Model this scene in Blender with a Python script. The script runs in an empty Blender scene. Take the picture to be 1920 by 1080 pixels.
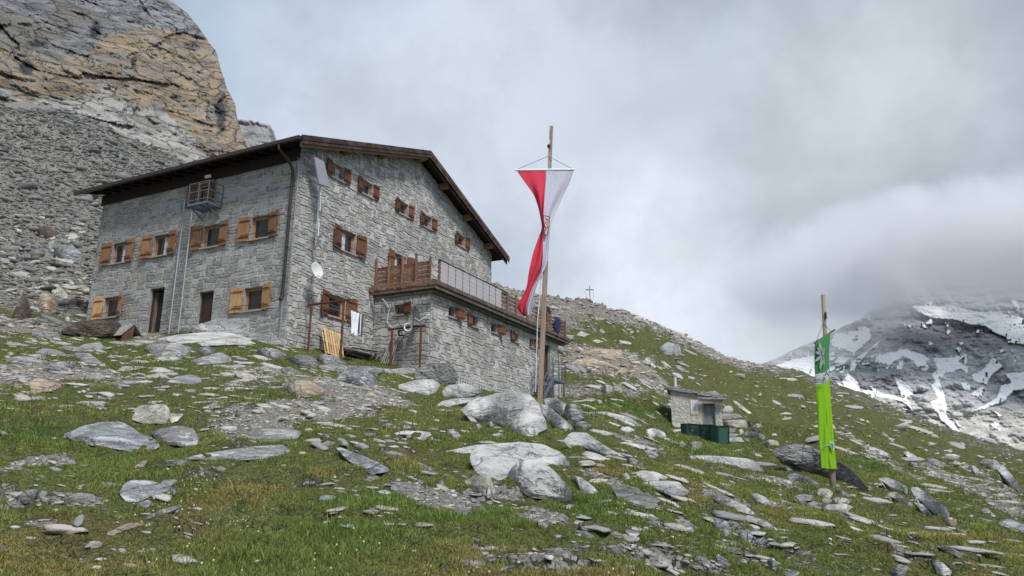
import bpy, math, random
import numpy as np
from mathutils import Matrix, Vector
SC = bpy.context.scene
COL = SC.collection
R_ = math.radians
rng = np.random.default_rng(7)
random.seed(7)

# ------------------------------------------------------------------ camera
PITCH, ROLL, FPX = R_(14.41), R_(0.31), 1397.1
Fv = np.array([0, math.cos(PITCH), math.sin(PITCH)])
R0 = np.array([1., 0, 0]); U0 = np.cross(R0, Fv)
Rv = R0*math.cos(ROLL)+U0*math.sin(ROLL); Uv = -R0*math.sin(ROLL)+U0*math.cos(ROLL)
cam = bpy.data.cameras.new('camera'); co = bpy.data.objects.new('camera', cam); COL.objects.link(co)
M = Matrix.Identity(4)
for i in range(3):
    M[i][0], M[i][1], M[i][2] = Rv[i], Uv[i], -Fv[i]
co.matrix_world = M
cam.sensor_width = 36; cam.lens = FPX/1920*36; cam.clip_start = .1; cam.clip_end = 9000
SC.camera = co

def ray(px, py):
    d = Fv*FPX+Rv*(px-960)-Uv*(py-540)
    return d/np.hypot(d[0], d[1])          # horizontal length 1: multiply by ground distance
def project(P):
    z = P@Fv
    return 960+FPX*(P@Rv)/z, 540-FPX*(P@Uv)/z
def at(px, py, d): return ray(px, py)*d

# ------------------------------------------------------------------ node helper
class N:
    def __init__(s, tree): s.t = tree; s.t.nodes.clear()
    def n(s, typ, props=None, **ins):
        nd = s.t.nodes.new(typ)
        for k, v in (props or {}).items(): setattr(nd, k, v)
        for k, v in ins.items():
            key = k.replace('_', ' ')
            if key[0] == '#': key = int(key[1:])
            elif key[:1] == 'i' and key[1:].isdigit(): key = int(key[1:])
            sock = nd.inputs[key]
            if isinstance(v, bpy.types.NodeSocket): s.t.links.new(v, sock)
            elif isinstance(v, bpy.types.Node): s.t.links.new(v.outputs[0], sock)
            else:
                if isinstance(v, (tuple, list)) and len(v) == 3 and len(sock.default_value) == 4: v = tuple(v)+(1,)
                sock.default_value = v
        return nd
    def mix(s, f, a, b, mode='MIX'):
        nd = s.t.nodes.new('ShaderNodeMix'); nd.data_type = 'RGBA'; nd.blend_type = mode
        for idx, v in ((0, f), (6, a), (7, b)):
            if isinstance(v, bpy.types.NodeSocket): s.t.links.new(v, nd.inputs[idx])
            elif isinstance(v, bpy.types.Node): s.t.links.new(v.outputs[0], nd.inputs[idx])
            else: nd.inputs[idx].default_value = (tuple(v)+(1,)) if isinstance(v, (tuple, list)) else v
        return nd.outputs[2]
    def math(s, op, a, b=0., c=0., clamp=False):
        nd = s.t.nodes.new('ShaderNodeMath'); nd.operation = op; nd.use_clamp = clamp
        for idx, v in ((0, a), (1, b), (2, c)):
            if isinstance(v, bpy.types.NodeSocket): s.t.links.new(v, nd.inputs[idx])
            elif isinstance(v, bpy.types.Node): s.t.links.new(v.outputs[0], nd.inputs[idx])
            else: nd.inputs[idx].default_value = v
        return nd.outputs[0]
    def ramp(s, f, a, b, lo=0., hi=1.):
        nd = s.n('ShaderNodeMapRange', dict(interpolation_type='SMOOTHSTEP'), Value=f, From_Min=a, From_Max=b, To_Min=lo, To_Max=hi)
        return nd.outputs[0]
    def noise(s, vec, scale, detail=4, rough=.55, dist=0.):
        return s.n('ShaderNodeTexNoise', None, Vector=vec, Scale=scale, Detail=detail, Roughness=rough, Distortion=dist).outputs[0]

# ------------------------------------------------------------------ world: overcast sky over a Nishita base
world = bpy.data.worlds.new('World'); SC.world = world; world.use_nodes = True
w = N(world.node_tree)
SUN_EL, SUN_AZ = R_(52), R_(150)          # azimuth from +Y clockwise: behind the camera, to the right
tc = w.n('ShaderNodeTexCoord')
sky = w.n('ShaderNodeTexSky', dict(sky_type='NISHITA', sun_disc=False, sun_elevation=SUN_EL, sun_rotation=SUN_AZ))
bg1 = w.n('ShaderNodeBackground', None, Color=sky, Strength=.07)
vec = tc.outputs['Generated']
nz = w.n('ShaderNodeTexNoise', None, Vector=vec, Scale=3.2, Detail=5, Roughness=.55)
off = w.n('ShaderNodeVectorMath', dict(operation='MULTIPLY_ADD'), i0=nz.outputs['Color'], i1=(.28, .28, .28), i2=vec)
wv = w.n('ShaderNodeVectorMath', dict(operation='NORMALIZE'), i0=off)
def lobe(px, py, width):
    d = ray(px, py); d = d/np.linalg.norm(d)+np.array([.14, .14, .14]); d /= np.linalg.norm(d)
    dt = w.n('ShaderNodeVectorMath', dict(operation='DOT_PRODUCT'), i0=wv, i1=tuple(d)).outputs['Value']
    return w.ramp(dt, math.cos(R_(width)), 1.)
base = w.mix(w.ramp(w.noise(wv, 2.6, 7, .6), .38, .62), (.33, .375, .455), (.49, .53, .62))
for (px, py, wd, colr, amt) in ((400, 60, 26, (.32, .385, .475), .9), (1230, 270, 13, (.37, .39, .44), .75), (760, 160, 16, (.56, .585, .665), .7),
                                (1000, 90, 12, (.60, .61, .66), .45), (1330, 600, 15, (.74, .745, .80), .9), (1700, 420, 15, (.40, .42, .46), .55),
                                (1840, 100, 16, (.44, .47, .50), .6), (1560, 120, 10, (.60, .62, .65), .5), (1640, 530, 8, (.36, .38, .41), .55),
                                (700, 420, 14, (.60, .62, .69), .6)):
    base = w.mix(w.math('MULTIPLY', lobe(px, py, wd), amt), base, colr)
wisp = w.ramp(w.noise(vec, 5., 7, .58), .34, .68, .88, 1.11)
base = w.mix(1., base, w.n('ShaderNodeCombineXYZ', None, X=wisp, Y=wisp, Z=wisp), 'MULTIPLY')
base = w.mix(1., base, (.965, 1.025, 1.05), 'MULTIPLY')
bg2 = w.n('ShaderNodeBackground', None, Color=base, Strength=1.0)
mx = w.n('ShaderNodeMixShader', None, Fac=.95, i1=bg1, i2=bg2)
w.n('ShaderNodeOutputWorld', None, Surface=mx)

sl = bpy.data.lights.new('sun', 'SUN'); so = bpy.data.objects.new('sun', sl); COL.objects.link(so)
sl.energy = 3.0; sl.angle = R_(14); sl.color = (1, .965, .91)
sd = Vector((math.sin(SUN_AZ)*math.cos(SUN_EL), math.cos(SUN_AZ)*math.cos(SUN_EL), math.sin(SUN_EL)))
so.rotation_euler = (-sd).to_track_quat('-Z', 'Y').to_euler()
SC.view_settings.view_transform = 'Standard'; SC.view_settings.look = 'None'
SC.view_settings.exposure = .3; SC.view_settings.gamma = 1
SC.cycles.max_bounces = 6; SC.cycles.diffuse_bounces = 3; SC.cycles.volume_bounces = 3; SC.cycles.transparent_max_bounces = 8
SC.cycles.volume_step_rate = 1.0; SC.cycles.volume_max_steps = 128

# ------------------------------------------------------------------ numpy noise
def _h(i, j, k, s):
    n = (i*374761393+j*668265263+k*2147483647+s*974634777) & 0xffffffff
    n = ((n ^ (n >> 13))*1274126177) & 0xffffffff
    n = ((n ^ (n >> 16))*2246822519) & 0xffffffff
    return ((n ^ (n >> 15)) & 0xffffff)/8388607.5-1
def vn(P, s=0):
    P = np.asarray(P, float); I = np.floor(P).astype(np.int64); f = P-I; f = f*f*f*(f*(f*6-15)+10)
    i, j, k = I.T; x, y, z = f.T
    def L(a, b, t): return a+(b-a)*t
    return L(L(L(_h(i, j, k, s), _h(i+1, j, k, s), x), L(_h(i, j+1, k, s), _h(i+1, j+1, k, s), x), y),
             L(L(_h(i, j, k+1, s), _h(i+1, j, k+1, s), x), L(_h(i, j+1, k+1, s), _h(i+1, j+1, k+1, s), x), y), z)
def fbm(P, o=4, s=0, g=.5, ridged=False):
    r = 0; a = 1; t = 0; P = np.asarray(P, float)
    for q in range(o):
        v = vn(P, s+q*17)
        if ridged: v = 1-2*np.abs(v)
        r = r+a*v; t += a; a *= g; P = P*2.03+11.3
    return r/t
def sstep(x, a, b):
    t = np.clip((x-a)/(b-a), 0, 1); return t*t*(3-2*t)
def inpoly(x, y, poly):
    r = np.zeros(x.shape, bool); n = len(poly); j = n-1
    for i in range(n):
        xi, yi = poly[i]; xj, yj = poly[j]
        if yi != yj:
            r ^= ((yi > y) != (yj > y)) & (x < (xj-xi)*(y-yi)/(yj-yi)+xi)
        j = i
    return r

# ------------------------------------------------------------------ mesh helpers
def mesh_np(name, V, F, mat=None, smooth=False, attrs=None, fattrs=None, fmat=None):
    """V (n,3); F (m,k) int array"""
    me = bpy.data.meshes.new(name); V = np.ascontiguousarray(V, np.float32); F = np.ascontiguousarray(F, np.int32)
    m, k = F.shape
    me.vertices.add(len(V)); me.vertices.foreach_set('co', V.ravel())
    me.loops.add(m*k); me.loops.foreach_set('vertex_index', F.ravel())
    me.polygons.add(m); me.polygons.foreach_set('loop_start', np.arange(0, m*k, k, dtype=np.int32))
    me.polygons.foreach_set('loop_total', np.full(m, k, np.int32))
    if smooth: me.polygons.foreach_set('use_smooth', np.ones(m, bool))
    if fmat is not None: me.polygons.foreach_set('material_index', np.ascontiguousarray(fmat, np.int32))
    for dom, dd in (('POINT', attrs), ('FACE', fattrs)):
        for an, A in (dd or {}).items():
            A = np.asarray(A, np.float32)
            if A.ndim == 1:
                at_ = me.attributes.new(an, 'FLOAT', dom); at_.data.foreach_set('value', A)
            else:
                if A.shape[1] == 3: A = np.hstack([A, np.ones((len(A), 1), np.float32)])
                at_ = me.attributes.new(an, 'FLOAT_COLOR', dom); at_.data.foreach_set('color', np.ascontiguousarray(A).ravel())
    me.update(calc_edges=True); me.validate()
    for mm in (mat if isinstance(mat, (list, tuple)) else [mat]):
        if mm: me.materials.append(mm)
    return me
def link(name, me, parent=None, loc=None):
    o = bpy.data.objects.new(name, me); COL.objects.link(o)
    if parent is not None: o.parent = parent
    if loc is not None: o.location = loc
    return o
def tag(o, label=None, cat=None, group=None, kind=None):
    if label: o['label'] = label
    if cat: o['category'] = cat
    if group: o['group'] = group
    if kind: o['kind'] = kind
    return o
def empty(name, loc, rz=0, **k):
    o = bpy.data.objects.new(name, None); COL.objects.link(o); o.location = loc; o.rotation_euler = (0, 0, rz)
    return tag(o, **k)
def grid_faces(nr, nc):
    a = np.arange(nr*nc).reshape(nr, nc)
    return np.stack([a[:-1, :-1], a[:-1, 1:], a[1:, 1:], a[1:, :-1]], -1).reshape(-1, 4)
class MB:
    """collects boxes, bars and polygons into one mesh; bevel optional"""
    def __init__(s): s.v = []; s.f = []; s.m = []
    def add(s, V, F, m=0):
        b = len(s.v); s.v += [tuple(map(float, p)) for p in V]; s.f += [tuple(i+b for i in f) for f in F]; s.m += [m]*len(F); return s
    def box(s, x0, x1, y0, y1, z0, z1, m=0):
        V = [(x, y, z) for z in (z0, z1) for y in (y0, y1) for x in (x0, x1)]
        return s.add(V, [(0, 2, 3, 1), (4, 5, 7, 6), (0, 1, 5, 4), (2, 6, 7, 3), (0, 4, 6, 2), (1, 3, 7, 5)], m)
    def bar(s, a, b, w, h=None, m=0, up=(0, 0, 1)):
        a = np.array(a, float); b = np.array(b, float); h = h or w; d = b-a; d /= np.linalg.norm(d)
        u = np.array(up, float)
        if abs(d@u) > .95: u = np.array([1., 0, 0])
        r = np.cross(d, u); r /= np.linalg.norm(r); u = np.cross(r, d)
        V = [p+r*sx*w/2+u*sz*h/2 for p in (a, b) for sz in (-1, 1) for sx in (-1, 1)]
        return s.add(V, [(0, 1, 3, 2), (4, 6, 7, 5), (0, 4, 5, 1), (2, 3, 7, 6), (0, 2, 6, 4), (1, 5, 7, 3)], m)
    def tube(s, pts, r, n=8, m=0, cap=True):
        pts = [np.array(p, float) for p in pts]; rs = r if isinstance(r, (list, tuple)) else [r]*len(pts)
        V = []; F = []; prev = None
        for i, p in enumerate(pts):
            d = pts[min(i+1, len(pts)-1)]-pts[max(i-1, 0)]; d /= np.linalg.norm(d)
            if prev is None:
                u = np.array([0, 0, 1.]) if abs(d[2]) < .9 else np.array([1., 0, 0])
            else: u = prev
            a = np.cross(d, u); a /= np.linalg.norm(a); u = np.cross(a, d); prev = u
            V += [p+rs[i]*(a*math.cos(t)+u*math.sin(t)) for t in (2*math.pi*k/n for k in range(n))]
        for i in range(len(pts)-1):
            for k in range(n):
                F.append((i*n+k, i*n+(k+1) % n, (i+1)*n+(k+1) % n, (i+1)*n+k))
        if cap: F += [tuple(range(n-1, -1, -1)), tuple(range((len(pts)-1)*n, len(pts)*n))]
        return s.add(V, F, m)
    def prism(s, poly, f0, f1, m=0):
        """poly 2D list, f0/f1 map 2D -> 3D for the two faces"""
        n = len(poly); V = [f0(*p) for p in poly]+[f1(*p) for p in poly]
        return s.add(V, [tuple(range(n)), tuple(range(2*n-1, n-1, -1))]+[(i, i+n, (i+1) % n+n, (i+1) % n) for i in range(n)], m)
    def build(s, name, mats, parent=None, bevel=0, smooth=False, loc=None):
        me = bpy.data.meshes.new(name); me.from_pydata(s.v, [], s.f); me.update()
        for mm in (mats if isinstance(mats, (list, tuple)) else [mats]): me.materials.append(mm)
        me.polygons.foreach_set('material_index', s.m)
        if smooth: me.polygons.foreach_set('use_smooth', [True]*len(s.f))
        o = link(name, me, parent, loc)
        if bevel:
            b = o.modifiers.new('bevel', 'BEVEL'); b.width = bevel; b.segments = 2; b.limit_method = 'ANGLE'
        return o

# ------------------------------------------------------------------ materials
def new_mat(name):
    m = bpy.data.materials.new(name); m.use_nodes = True; return m, N(m.node_tree)
def finish(k, col, rough=.8, bump=None, bdist=.01, bstr=1., metal=0., spec=.3, **extra):
    p = k.n('ShaderNodeBsdfPrincipled', None, Base_Color=col, Roughness=rough, Metallic=metal, **extra)
    p.inputs['Specular IOR Level'].default_value = spec
    if bump is not None:
        b = k.n('ShaderNodeBump', None, Height=bump, Distance=bdist, Strength=bstr)
        k.t.links.new(b.outputs[0], p.inputs['Normal'])
    k.n('ShaderNodeOutputMaterial', None, Surface=p)
def simple(name, col, rough=.6, metal=0., var=.15, scale=8., bump=.002, spec=.4):
    m, k = new_mat(name); tc = k.n('ShaderNodeTexCoord').outputs['Object']
    nz = k.noise(tc, scale, 5); c = k.mix(k.ramp(nz, .3, .7), tuple(x*(1-var) for x in col), tuple(min(1, x*(1+var)) for x in col))
    finish(k, c, rough, nz, bump, .6, metal, spec); return m
def wood(name, c1, c2, rough=.7, axis=2, grain=30., weather=None, attr=True):
    m, k = new_mat(name); tc = k.n('ShaderNodeTexCoord').outputs['Object']
    sc = [grain]*3; sc[axis] = grain*.07
    v = k.n('ShaderNodeMapping', None, Vector=tc, Scale=tuple(sc)).outputs[0]
    nz = k.noise(v, 1., 6, .6, .4); big = k.noise(tc, 2.3, 3)
    c = k.mix(k.ramp(nz, .3, .7), c1, c2)
    if weather: c = k.mix(k.ramp(big, .42, .66), c, weather)
    c = k.mix(k.ramp(k.noise(tc, 21, 2), .66, .74), c, tuple(x*.35 for x in c1))
    oi = k.math('ADD', .74, k.math('MULTIPLY', k.n('ShaderNodeObjectInfo').outputs['Random'], .5)); c = k.mix(1., c, k.n('ShaderNodeCombineXYZ', None, X=oi, Y=oi, Z=oi), 'MULTIPLY')
    st_ = k.noise(k.n('ShaderNodeMapping', None, Vector=tc, Scale=(9, 9, 1.2)).outputs[0], 1., 4); c = k.mix(k.math('MULTIPLY', k.ramp(st_, .5, .7), .45), c, tuple(x*.45 for x in c1))
    finish(k, c, rough, nz, .004, .7, 0, .25); return m
def rock_mat(name, c1, c2, dark, lichen=(.30, .30, .24), strata=6., tilt=(.25, .1, 0), speck=1., bstr=1., stretch=(1, 1, 5), crk=.5):
    m, k = new_mat(name); t = k.n('ShaderNodeTexCoord'); oi = k.n('ShaderNodeObjectInfo').outputs['Random']
    geo = k.n('ShaderNodeNewGeometry')
    rnd = k.n('ShaderNodeCombineXYZ', None, X=k.math('MULTIPLY', oi, 37.), Y=k.math('MULTIPLY', oi, 91.), Z=oi)
    v = k.n('ShaderNodeVectorMath', dict(operation='ADD'), i0=geo.outputs['Position'], i1=rnd).outputs[0]
    st = k.n('ShaderNodeMapping', None, Vector=v, Rotation=tilt, Scale=stretch).outputs[0]
    a = k.noise(v, 1.3, 6, .62); b = k.noise(st, strata*.35, 8, .66, .5); c = k.noise(v, 42., 4, .7); d = k.noise(v, 9., 6, .68)
    col = k.mix(k.ramp(b, .3, .66), c1, c2)
    col = k.mix(k.math('MULTIPLY', k.ramp(a, .5, .68), .55), col, tuple(x*1.22 for x in c2))
    crack = k.ramp(b, .36, .43, 1., 0.)
    col = k.mix(k.math('MULTIPLY', crack, .75), col, dark)
    col = k.mix(k.math('MULTIPLY', k.ramp(c, .54, .66), .38*speck), col, dark)
    col = k.mix(k.math('MULTIPLY', k.ramp(c, .48, .36), .3*speck), col, tuple(min(.8, x*1.7) for x in c2))
    col = k.mix(k.math('MULTIPLY', k.ramp(d, .56, .68), .5), col, lichen)
    wv_ = k.n('ShaderNodeVectorMath', dict(operation='MULTIPLY_ADD'), i0=k.n('ShaderNodeTexNoise', None, Vector=v, Scale=1.1, Detail=5).outputs['Color'], i1=(1.1, 1.1, 1.1), i2=v).outputs[0]
    ck = k.n('ShaderNodeTexVoronoi', dict(feature='DISTANCE_TO_EDGE'), Vector=k.n('ShaderNodeMapping', None, Vector=wv_, Rotation=tilt, Scale=(1, 1, 2.4)).outputs[0], Scale=.6).outputs['Distance']
    bl = k.noise(v, 2.6, 6, .72); col = k.mix(k.math('MULTIPLY', k.ramp(bl, .56, .62), .5), col, tuple(x*.62 for x in lichen)); col = k.mix(k.math('MULTIPLY', k.ramp(k.noise(v, .55, 4, .6), .48, .62), .35), col, tuple(x*.6 for x in c1))
    if crk: col = k.mix(k.math('MULTIPLY', k.ramp(ck, .003, .014, 1., 0.), crk), col, tuple(x*.5 for x in dark))
    tone = k.math('ADD', .84, k.math('MULTIPLY', oi, .28))
    col = k.mix(1., col, k.n('ShaderNodeCombineXYZ', None, X=tone, Y=tone, Z=tone), 'MULTIPLY')
    h = k.math('ADD', k.math('MULTIPLY', k.ramp(b, .34, .6), 1.), k.math('ADD', k.math('MULTIPLY', d, .7), k.math('ADD', k.math('MULTIPLY', c, .28), k.math('MULTIPLY', k.ramp(ck, 0, .03), .9 if crk else 0))))
    finish(k, col, .88, h, .05, bstr, 0, .2)
    return m
MT = {}
MT['granite'] = rock_mat('pale_granite', (.36, .365, .365), (.53, .535, .53), (.15, .15, .15), strata=3, bstr=.7)
MT['gneiss'] = rock_mat('grey_gneiss', (.27, .275, .275), (.45, .455, .455), (.085, .085, .085), strata=9)
MT['slate'] = rock_mat('blue_grey_slate', (.27, .285, .305), (.46, .48, .505), (.09, .10, .115), lichen=(.22, .24, .24), strata=7)
MT['pale'] = rock_mat('pale_cream_stone', (.42, .405, .35), (.60, .58, .51), (.16, .14, .11), strata=5)
MT['tan'] = rock_mat('orange_tan_stone', (.38, .30, .23), (.54, .45, .355), (.17, .12, .09), lichen=(.28, .25, .2), strata=6)
MT['brown'] = rock_mat('brown_mossy_rock', (.09, .078, .06), (.19, .165, .135), (.03, .026, .02), lichen=(.12, .125, .075), strata=8)
MT['dark'] = rock_mat('dark_grey_rock', (.17, .17, .17), (.38, .385, .385), (.02, .02, .022), lichen=(.16, .16, .14), strata=7)  # dark grey rock with near black cracks

# ------------------------------------------------------------------ ground
CP = [  # px, py, ground distance
 (500,1080,5.2),(500,1000,6.4),(500,950,7.5),(500,900,8.8),(500,850,10.8),(500,800,14),(500,750,18),(500,700,24),(533,652,30),
 (100,1080,5.2),(100,1000,6.4),(100,900,9),(100,850,11.3),(100,800,14.8),(60,740,20),(60,690,25),(80,650,30),(60,615,36),(80,580,43),(80,540,50),(80,500,58),
 (40,430,74),(150,430,74),(50,350,95),(200,350,98),(50,260,120),(20,200,138),(130,210,140),(250,265,138),(330,300,135),(420,340,125),
 (165,606,39.5),(285,624,36),(370,615,34),(250,680,27),(250,740,20),(250,840,12),(400,640,31),
 (640,662,33),(740,690,32.7),(808,708,32.4),(880,730,34.5),(1000,752,41.6),(1045,748,45.2),
 (700,1080,5.2),(700,960,7.2),(700,880,9.4),(700,820,12.6),(700,770,17),(700,730,23),(700,705,29),
 (950,1080,5.2),(950,1000,6.5),(950,940,7.9),(950,880,9.8),(950,835,12.4),(950,808,15),(960,785,19),(960,765,24),(930,745,31),(1012,757,22.5),
 (1200,1080,5.4),(1200,1000,6.9),(1200,940,8.5),(1200,880,11.2),(1200,840,15.5),(1200,805,22),(1200,782,31),(1190,752,45),(1150,722,53),(1120,690,60),
 (1110,640,68),(1100,600,76),(1105,568,86),(1105,558,90),(1105,600,120),(1105,650,180),
 (1300,1080,5.6),(1300,1000,7.4),(1300,940,9.6),(1300,890,13.5),(1300,862,19),(1300,845,28),(1310,832,38),(1310,829,45),(1310,811,52.8),(1262,805,53),(1357,822,53),(1225,792,51),(1262,818,44),(1310,745,62),(1300,695,75),(1300,655,92),(1290,634,106),(1290,670,140),(1290,720,190),
 (1200,700,60),(1200,640,76),(1200,592,98),(1200,640,140),
 (1560,1080,6.2),(1560,1000,9.2),(1560,955,13.6),(1560,920,20),(1540,875,31),(1560,825,50),(1560,785,72),(1540,745,95),(1500,697,120),(1500,740,170),
 (1400,682,112),(1400,730,160),(1420,730,85),(1420,790,62),(1420,850,35),(1420,830,48),
 (1850,1080,7.6),(1850,1020,11.5),(1850,970,17.5),(1850,930,28),(1850,900,44),(1850,873,66),(1850,845,92),(1850,829,112),(1850,880,170),
 (1700,775,118),(1700,820,80),(1700,860,52),(1700,900,31),(1700,830,180),(1700,1000,11.5),
 (300,420,66),(300,350,100),(560,400,76),(560,340,112),(700,440,84),(800,480,80),(925,524,76),(960,540,80),(1000,546,83),(1060,550,87),(925,560,110),(1000,600,130),(700,480,125),(800,520,120),
 (560,400,150),(330,330,180),(130,260,180),(20,240,180),(925,640,200),(560,480,220),(130,330,240)]
EX = []
for (px, py, d) in CP:
    r = ray(px, py); EX.append((math.atan2(r[0], r[1]), math.log(d), (r[2]*d+1.6)/d))
    if px <= 100: EX.append((math.atan2(r[0], r[1])-.45, math.log(d), (r[2]*d+1.6)/d))
    if px >= 1850: EX.append((math.atan2(r[0], r[1])+.45, math.log(d), (r[2]*d+1.6)/d-.06))
for a in np.linspace(-1.1, 1.1, 12): EX.append((a, math.log(1.6), .18-.03*a)); EX.append((a, math.log(3.2), .18-.03*a))
EX = np.array(EX)
A0 = EX[:, :2]*np.array([2.6, 1.])
def _tps(r2): return np.where(r2 > 0, .5*r2*np.log(np.maximum(r2, 1e-12)), 0)
def _fit():
    n = len(A0); K = _tps(((A0[:, None]-A0[None])**2).sum(-1))+np.eye(n)*.004
    Pm = np.hstack([np.ones((n, 1)), A0]); L = np.zeros((n+3, n+3)); L[:n, :n] = K; L[:n, n:] = Pm; L[n:, :n] = Pm.T
    return np.linalg.solve(L, np.concatenate([EX[:, 2], np.zeros(3)]))
Wt = _fit()
def S_base(az, ld):
    Q = np.stack([az*2.6, ld], -1).reshape(-1, 2); out = np.empty(len(Q))
    for i in range(0, len(Q), 20000):
        q = Q[i:i+20000]; K = _tps(((q[:, None]-A0[None])**2).sum(-1)); out[i:i+20000] = K@Wt[:-3]+Wt[-3]+q@Wt[-2:]
    return out.reshape(az.shape)
# base grid, bilinear lookup
GA = np.linspace(-1.75, 1.75, 240); GL = np.linspace(math.log(.8), math.log(260), 150)
_a, _l = np.meshgrid(np.clip(GA, -1.15, 1.15), GL, indexing='ij'); GS = S_base(_a, _l)
def zbase(x, y):
    d = np.maximum(np.hypot(x, y), .8); az = np.arctan2(x, y); l = np.log(d)
    fi = np.clip((az-GA[0])/(GA[1]-GA[0]), 0, len(GA)-1.001); fj = np.clip((l-GL[0])/(GL[1]-GL[0]), 0, len(GL)-1.001)
    i = fi.astype(int); j = fj.astype(int); u = fi-i; v = fj-j
    s = GS[i, j]*(1-u)*(1-v)+GS[i+1, j]*u*(1-v)+GS[i, j+1]*(1-u)*v+GS[i+1, j+1]*u*v
    z = s*np.minimum(d, 260)-1.6
    return z-np.maximum(d-200, 0)*.30
CYAW = R_(63.5175); UH = np.array([math.cos(CYAW), math.sin(CYAW), 0]); VH = np.array([-math.sin(CYAW), math.cos(CYAW), 0])
_c = ray(546, 500)*30.; C0 = np.array([_c[0], _c[1], 0])
def ground_z(x, y):
    x = np.asarray(x, float); y = np.asarray(y, float); sh = x.shape; x = x.ravel(); y = y.ravel()
    d = np.hypot(x, y); z = zbase(x, y)
    P = np.stack([x, y, np.zeros_like(x)], -1)
    far = sstep(d, 20, 70)
    z = z+.045*fbm(P*1.9, 3, 3)*(1+far)+.10*fbm(P*.55, 3, 5)*(1+1.5*far)
    z = z+far*(.6*fbm(P*.16, 4, 9)+.45*fbm(P*np.array([.9, .5, 1]), 3, 12, ridged=True)-.2)
    # rocky skyline beside the hut
    pxx, pyy = project(np.stack([x, y, z], -1))
    sk = sstep(d, 66, 78)*sstep(pxx, 880, 930)*(1-sstep(pxx, 1120, 1320))
    z = z+sk*(1.3*fbm(P*.33, 4, 21, ridged=True)-1.35)
    sc = sstep(d, 42, 60)*(1-sstep(pxx, 300, 600))
    z = z+sc*.35*fbm(P*.8, 4, 33, ridged=True)
    hum = np.maximum(0, fbm(P*2.6, 3, 41))*(1-sstep(d, 12, 30))
    z = z+.15*hum-.10*sstep(fbm(P*1.7, 3, 43), .28, .55)*(1-sstep(d, 12, 30))
    # keep the ground just under the hut's footprint
    rel = P-C0; uu = rel@UH; vv = rel@VH
    ins = ((uu > .25) & (uu < 16.7) & (vv > .25) & (vv < 12)) | ((uu > 5.7) & (uu < 19.7) & (vv > -2.9) & (vv < .5))
    z = np.where(ins, z-1.5, z)
    return z.reshape(sh)
DS = np.exp(np.linspace(math.log(2.), math.log(230), 1400))
def hit(px, py):
    """ground point seen at a pixel"""
    r = ray(px, py); zz = ground_z(r[0]*DS, r[1]*DS); g = zz >= r[2]*DS
    k = int(np.argmax(g)) if g.any() else len(DS)-1
    if k > 0 and g.any():
        e0 = r[2]*DS[k-1]-zz[k-1]; e1 = r[2]*DS[k]-zz[k]; t = e0/(e0-e1+1e-9)
        return r*(DS[k-1]+(DS[k]-DS[k-1])*t)
    return r*DS[k]

az = np.concatenate([np.linspace(-1.75, -.72, 60)[:-1], np.linspace(-.72, .72, 980), np.linspace(.72, 1.75, 60)[1:]])
dd = np.concatenate([np.exp(np.linspace(math.log(.9), math.log(230), 620)), np.array([260, 320, 420, 600, 900, 1400, 2400])])
AZ, DDm = np.meshgrid(az, dd); GX = np.sin(AZ)*DDm; GY = np.cos(AZ)*DDm; GZ = ground_z(GX, GY)
GV = np.stack([GX, GY, GZ], -1).reshape(-1, 3)
_az, _ld, _GZ = az, np.log(dd), GZ
def ground_z(x, y):
    x = np.asarray(x, float); y = np.asarray(y, float); d = np.maximum(np.hypot(x, y), .9); a = np.clip(np.arctan2(x, y), -1.74, 1.74)
    i = np.clip(np.searchsorted(_az, a)-1, 0, len(_az)-2); j = np.clip(np.searchsorted(dd, d)-1, 0, len(dd)-2)
    u = (a-_az[i])/(_az[i+1]-_az[i]); v = np.clip((d-dd[j])/(dd[j+1]-dd[j]), 0, 1)
    return _GZ[j, i]*(1-u)*(1-v)+_GZ[j, i+1]*u*(1-v)+_GZ[j+1, i]*(1-u)*v+_GZ[j+1, i+1]*u*v
gpx, gpy = project(GV); gd = np.hypot(GV[:, 0], GV[:, 1])
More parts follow.
